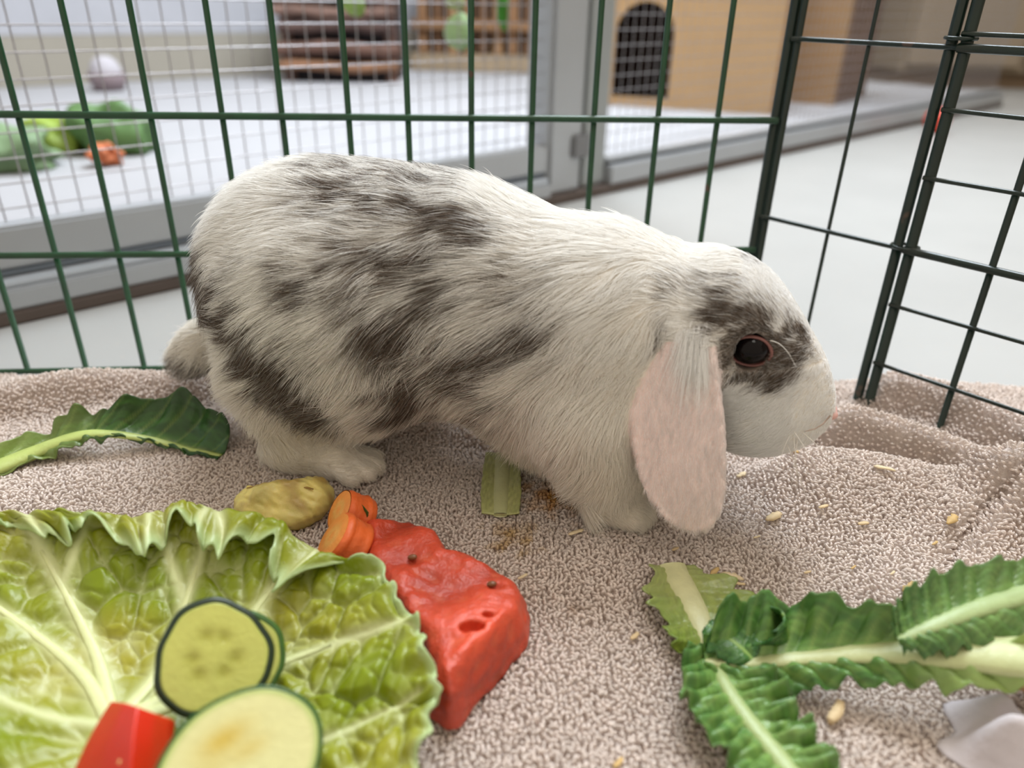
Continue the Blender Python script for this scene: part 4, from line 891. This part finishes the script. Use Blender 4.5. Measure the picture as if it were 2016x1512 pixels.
strip_leaf('lettuce_leaf', 'short curled green lettuce leaf on top of the long one at the right edge', 'lettuce leaf', [Z(1768, 1262, .036), Z(1840, 1232, .041), Z(1930, 1198, .043), Z(2060, 1160, .043)],
           [.004, .014, .016, .015, .012], [.004, .010, .013, .014, .012], green_cols(srgb(110, 150, 78), srgb(74, 120, 60), srgb(190, 208, 132), [(0, 0), (1, .2)], 8, .4, 10),
           [.0018, .0032, .0042, .005], n=60, cupl=.7, cupr=-.75, ruf=(.0024, 6.), blist=.0030, serr=.05, seed=9, rib_col=srgb(170, 188, 130), group=LG)
# curled flap of the long leaf, standing up
fp = [Z(1545, 1285, .014), Z(1548, 1250, .020), Z(1548, 1215, .030), Z(1540, 1192, .034)]
strip_leaf('lettuce_leaf', 'small dark green curled lettuce scrap standing up on the long leaf', 'lettuce leaf', [Z(1560, 1290, .014), Z(1552, 1262, .018), Z(1546, 1232, .025), Z(1540, 1210, .031)], [.006, .012, .014, .010], [.006, .011, .013, .010],
           green_cols(srgb(78, 126, 58), srgb(52, 98, 44), srgb(150, 180, 90), [(0, 0), (1, 0)], 10, .5, 5), [.0016, .0014, .001, .0006], n=36, m=16, cupl=-.8, cupr=-.9, ruf=(.0012, 2.), blist=.0012, seed=11, rib_col=srgb(140, 172, 84), group=LG)
strip_leaf('lettuce_leaf', 'narrow dark green folded lettuce tip crossing the two ribs', 'lettuce leaf', [Z(1480, 1300, .014), Z(1455, 1275, .017), Z(1420, 1250, .018), Z(1392, 1232, .018)], [.004, .009, .009, .004], [.004, .010, .009, .003],
           green_cols(srgb(86, 134, 66), srgb(58, 104, 50), srgb(150, 180, 96), [(0, 0), (1, 0)], 12, .4, 6), [.0014, .0012, .001, .0006], n=36, m=14, cupl=-.5, cupr=.4, ruf=(.001, 3.), blist=.001, seed=13, rib_col=srgb(140, 172, 90), group=LG)
# brown wilted stub and pale leaf edge at the right border
strip_leaf('wilted_lettuce_stub', 'brownish wilted lettuce stub at the right edge under the long leaf', 'lettuce leaf', [Z(1965, 1325, .016), Z(2000, 1330, .015), Z(2050, 1345, .012)], [.006, .010, .010], [.006, .008, .008],
           green_cols(srgb(186, 158, 104), srgb(160, 110, 66), srgb(206, 190, 140), [(0, 0), (1, 0)], 14, .2, 3), [.003, .004, .004], n=24, m=10, cupl=.3, cupr=-.3, ruf=(.001, 2.), blist=.0006, seed=15, rib_col=srgb(196, 168, 112))
# ---- wood shavings
shm = [mat('wood_shaving_%d' % i, c, .7, noise=.12, scale=300, trans=.15) for i, c in enumerate([srgb(228, 202, 158), srgb(214, 180, 120), srgb(236, 216, 178)])]
spots = [(1525, 1018, 34, 'curled wood shaving lying right of the ear tip'), (1408, 1128, 22, 'tiny reddish wood shaving left of the long thin one above the lettuce base'), (1440, 1140, 34, 'long thin wood shaving above the yellow-green lettuce base'), (1452, 1153, 22, 'short wood shaving at the right end of the long thin one'), (1792, 1160, 34, 'forked wood shaving between towel crease and lettuce'), (1788, 1188, 22, 'small yellow wood shaving just below the forked one'),
         (1644, 1416, 40, 'chunky pale wood chip in front of the long lettuce leaf'), (1610, 905, 30, 'pale wood shaving on the towel fold below the rabbit chin'), (1460, 938, 20, 'small pale shaving close to the right of the ear'), (1705, 1018, 18, 'small pale shaving in the middle of the towel right of the curled one'), (1893, 976, 34, 'thin straight wood shaving on the towel fold near the right edge'),
         (1748, 902, 30, 'wood shaving in the dark hollow behind the towel fold'), (1800, 872, 26, 'yellow shaving on the second towel fold behind the hollow'), (1955, 886, 22, 'yellowish shaving beside the last pen bar on the right'), (1135, 1052, 26, 'yellow crumb on the towel right of the brown stain'), (1632, 962, 18, 'small shaving below the one under the rabbit chin'), (1552, 926, 18, 'small shaving left of the one under the rabbit chin'), (1757, 1132, 12, 'tiny shaving above the forked one near the towel crease'), (1250, 1256, 18, 'small pale shaving left of the yellow-green lettuce base'), (1218, 1506, 22, 'small yellow shaving at the bottom picture edge'),
         (1030, 1138, 18, 'small pale crumb at the far corner of the watermelon'), (1590, 1130, 12, 'tiny shaving above the long lettuce leaf in open towel'), (1845, 1060, 14, 'tiny shaving left of the towel crease'), (1490, 1060, 12, 'tiny shaving between ear tip and curled shaving'), (1330, 1085, 12, 'tiny shaving between the ear tip and the lettuce base'), (1680, 1120, 12, 'tiny shaving above the middle of the long lettuce leaf')]
for k, (px, py, sz, lab) in enumerate(spots):
    p = on_z(px, py, 0); z0 = float(towel_h(p[0], p[1])); p = on_z(px, py, z0 + .0025); z0 = float(towel_h(p[0], p[1])) + .0028
    g = np.random.default_rng(100 + k); L_ = 1.3 * sz * np.dot(p - CAM, FWD) / F; a_ = g.uniform(-.6, .9); wdt = L_ * g.uniform(.22, .4); cur = g.uniform(.15, .5); n = 12
    V = []
    for t in np.linspace(-.5, .5, n):
        ww = wdt * (1 - (2 * t) ** 4 * .7) * (1 + .2 * g.normal()); x = L_ * t; zc_ = z0 + cur * L_ * (.25 - t * t) + .0004; bend = .3 * L_ * t * t
        for u in (-.5, 0, .5): V.append((p[0] + x * math.cos(a_) - (u * ww + bend) * math.sin(a_), p[1] + x * math.sin(a_) + (u * ww + bend) * math.cos(a_), zc_ + .25 * ww * (.25 - u * u) * 2))
    o = mesh('wood_shaving', V, grid_faces(n, 3), shm[k % 3], None, True); so = o.modifiers.new('thickness', 'SOLIDIFY'); so.thickness = .0005 if k != 6 else .004; so.offset = 1
    tag(o, lab or 'tiny pale wood shaving among the terry loops', 'wood shaving', 'wood shavings on the towel')
# yellow seed beside the tail
yp = on_z(445, 733, .012); yv, yq = surface_from(lambda P: smin(ell(P, yp, (.0035, .0026, .0028), 20), ell(P, yp + np.array([.0042, 0, .001]), (.0012, .0012, .0012)), .0015), yp - .008, yp + .008, .0005, 'seed')
ys = tag(mesh('yellow_grain', yv, yq, mat('yellow_grain_skin', srgb(206, 160, 48), .4, noise=.2, scale=200)), 'tiny yellow grain on the towel just below the rabbit tail', 'grain')
# pale cloth lump at the bottom right corner
cp = on_z(2070, 1520, .004); cn = Noise(.03, 8, 2, 81); nn_ = 60
ga, gr = np.meshgrid(np.linspace(0, 2 * np.pi, nn_, endpoint=False), np.linspace(0, 1, 26), indexing='xy')
R_ = (.032 + .004 * np.sin(3 * ga + 1) + .003 * np.sin(7 * ga) + .002 * np.sin(11 * ga + 2)) * gr; X_ = cp[0] + R_ * np.cos(ga) * 1.1; Y_ = cp[1] + R_ * np.sin(ga); Zc = towel_h(X_, Y_) + .003 + .016 * (1 - gr ** 2) + .008 * cn(np.stack([X_.ravel(), Y_.ravel()], -1)).reshape(X_.shape) * (1 - gr ** 3)
clo = mesh('crumpled_tissue', np.stack([X_, Y_, Zc], -1).reshape(-1, 3), grid_faces(26, nn_, True), mat('tissue_paper', srgb(196, 188, 190), .9, noise=.06, scale=60, bump=.5, bscale=120))
so = clo.modifiers.new('thickness', 'SOLIDIFY'); so.thickness = .001; so.offset = -1
tag(clo, 'crumpled whitish tissue at the bottom right corner of the towel', 'tissue')
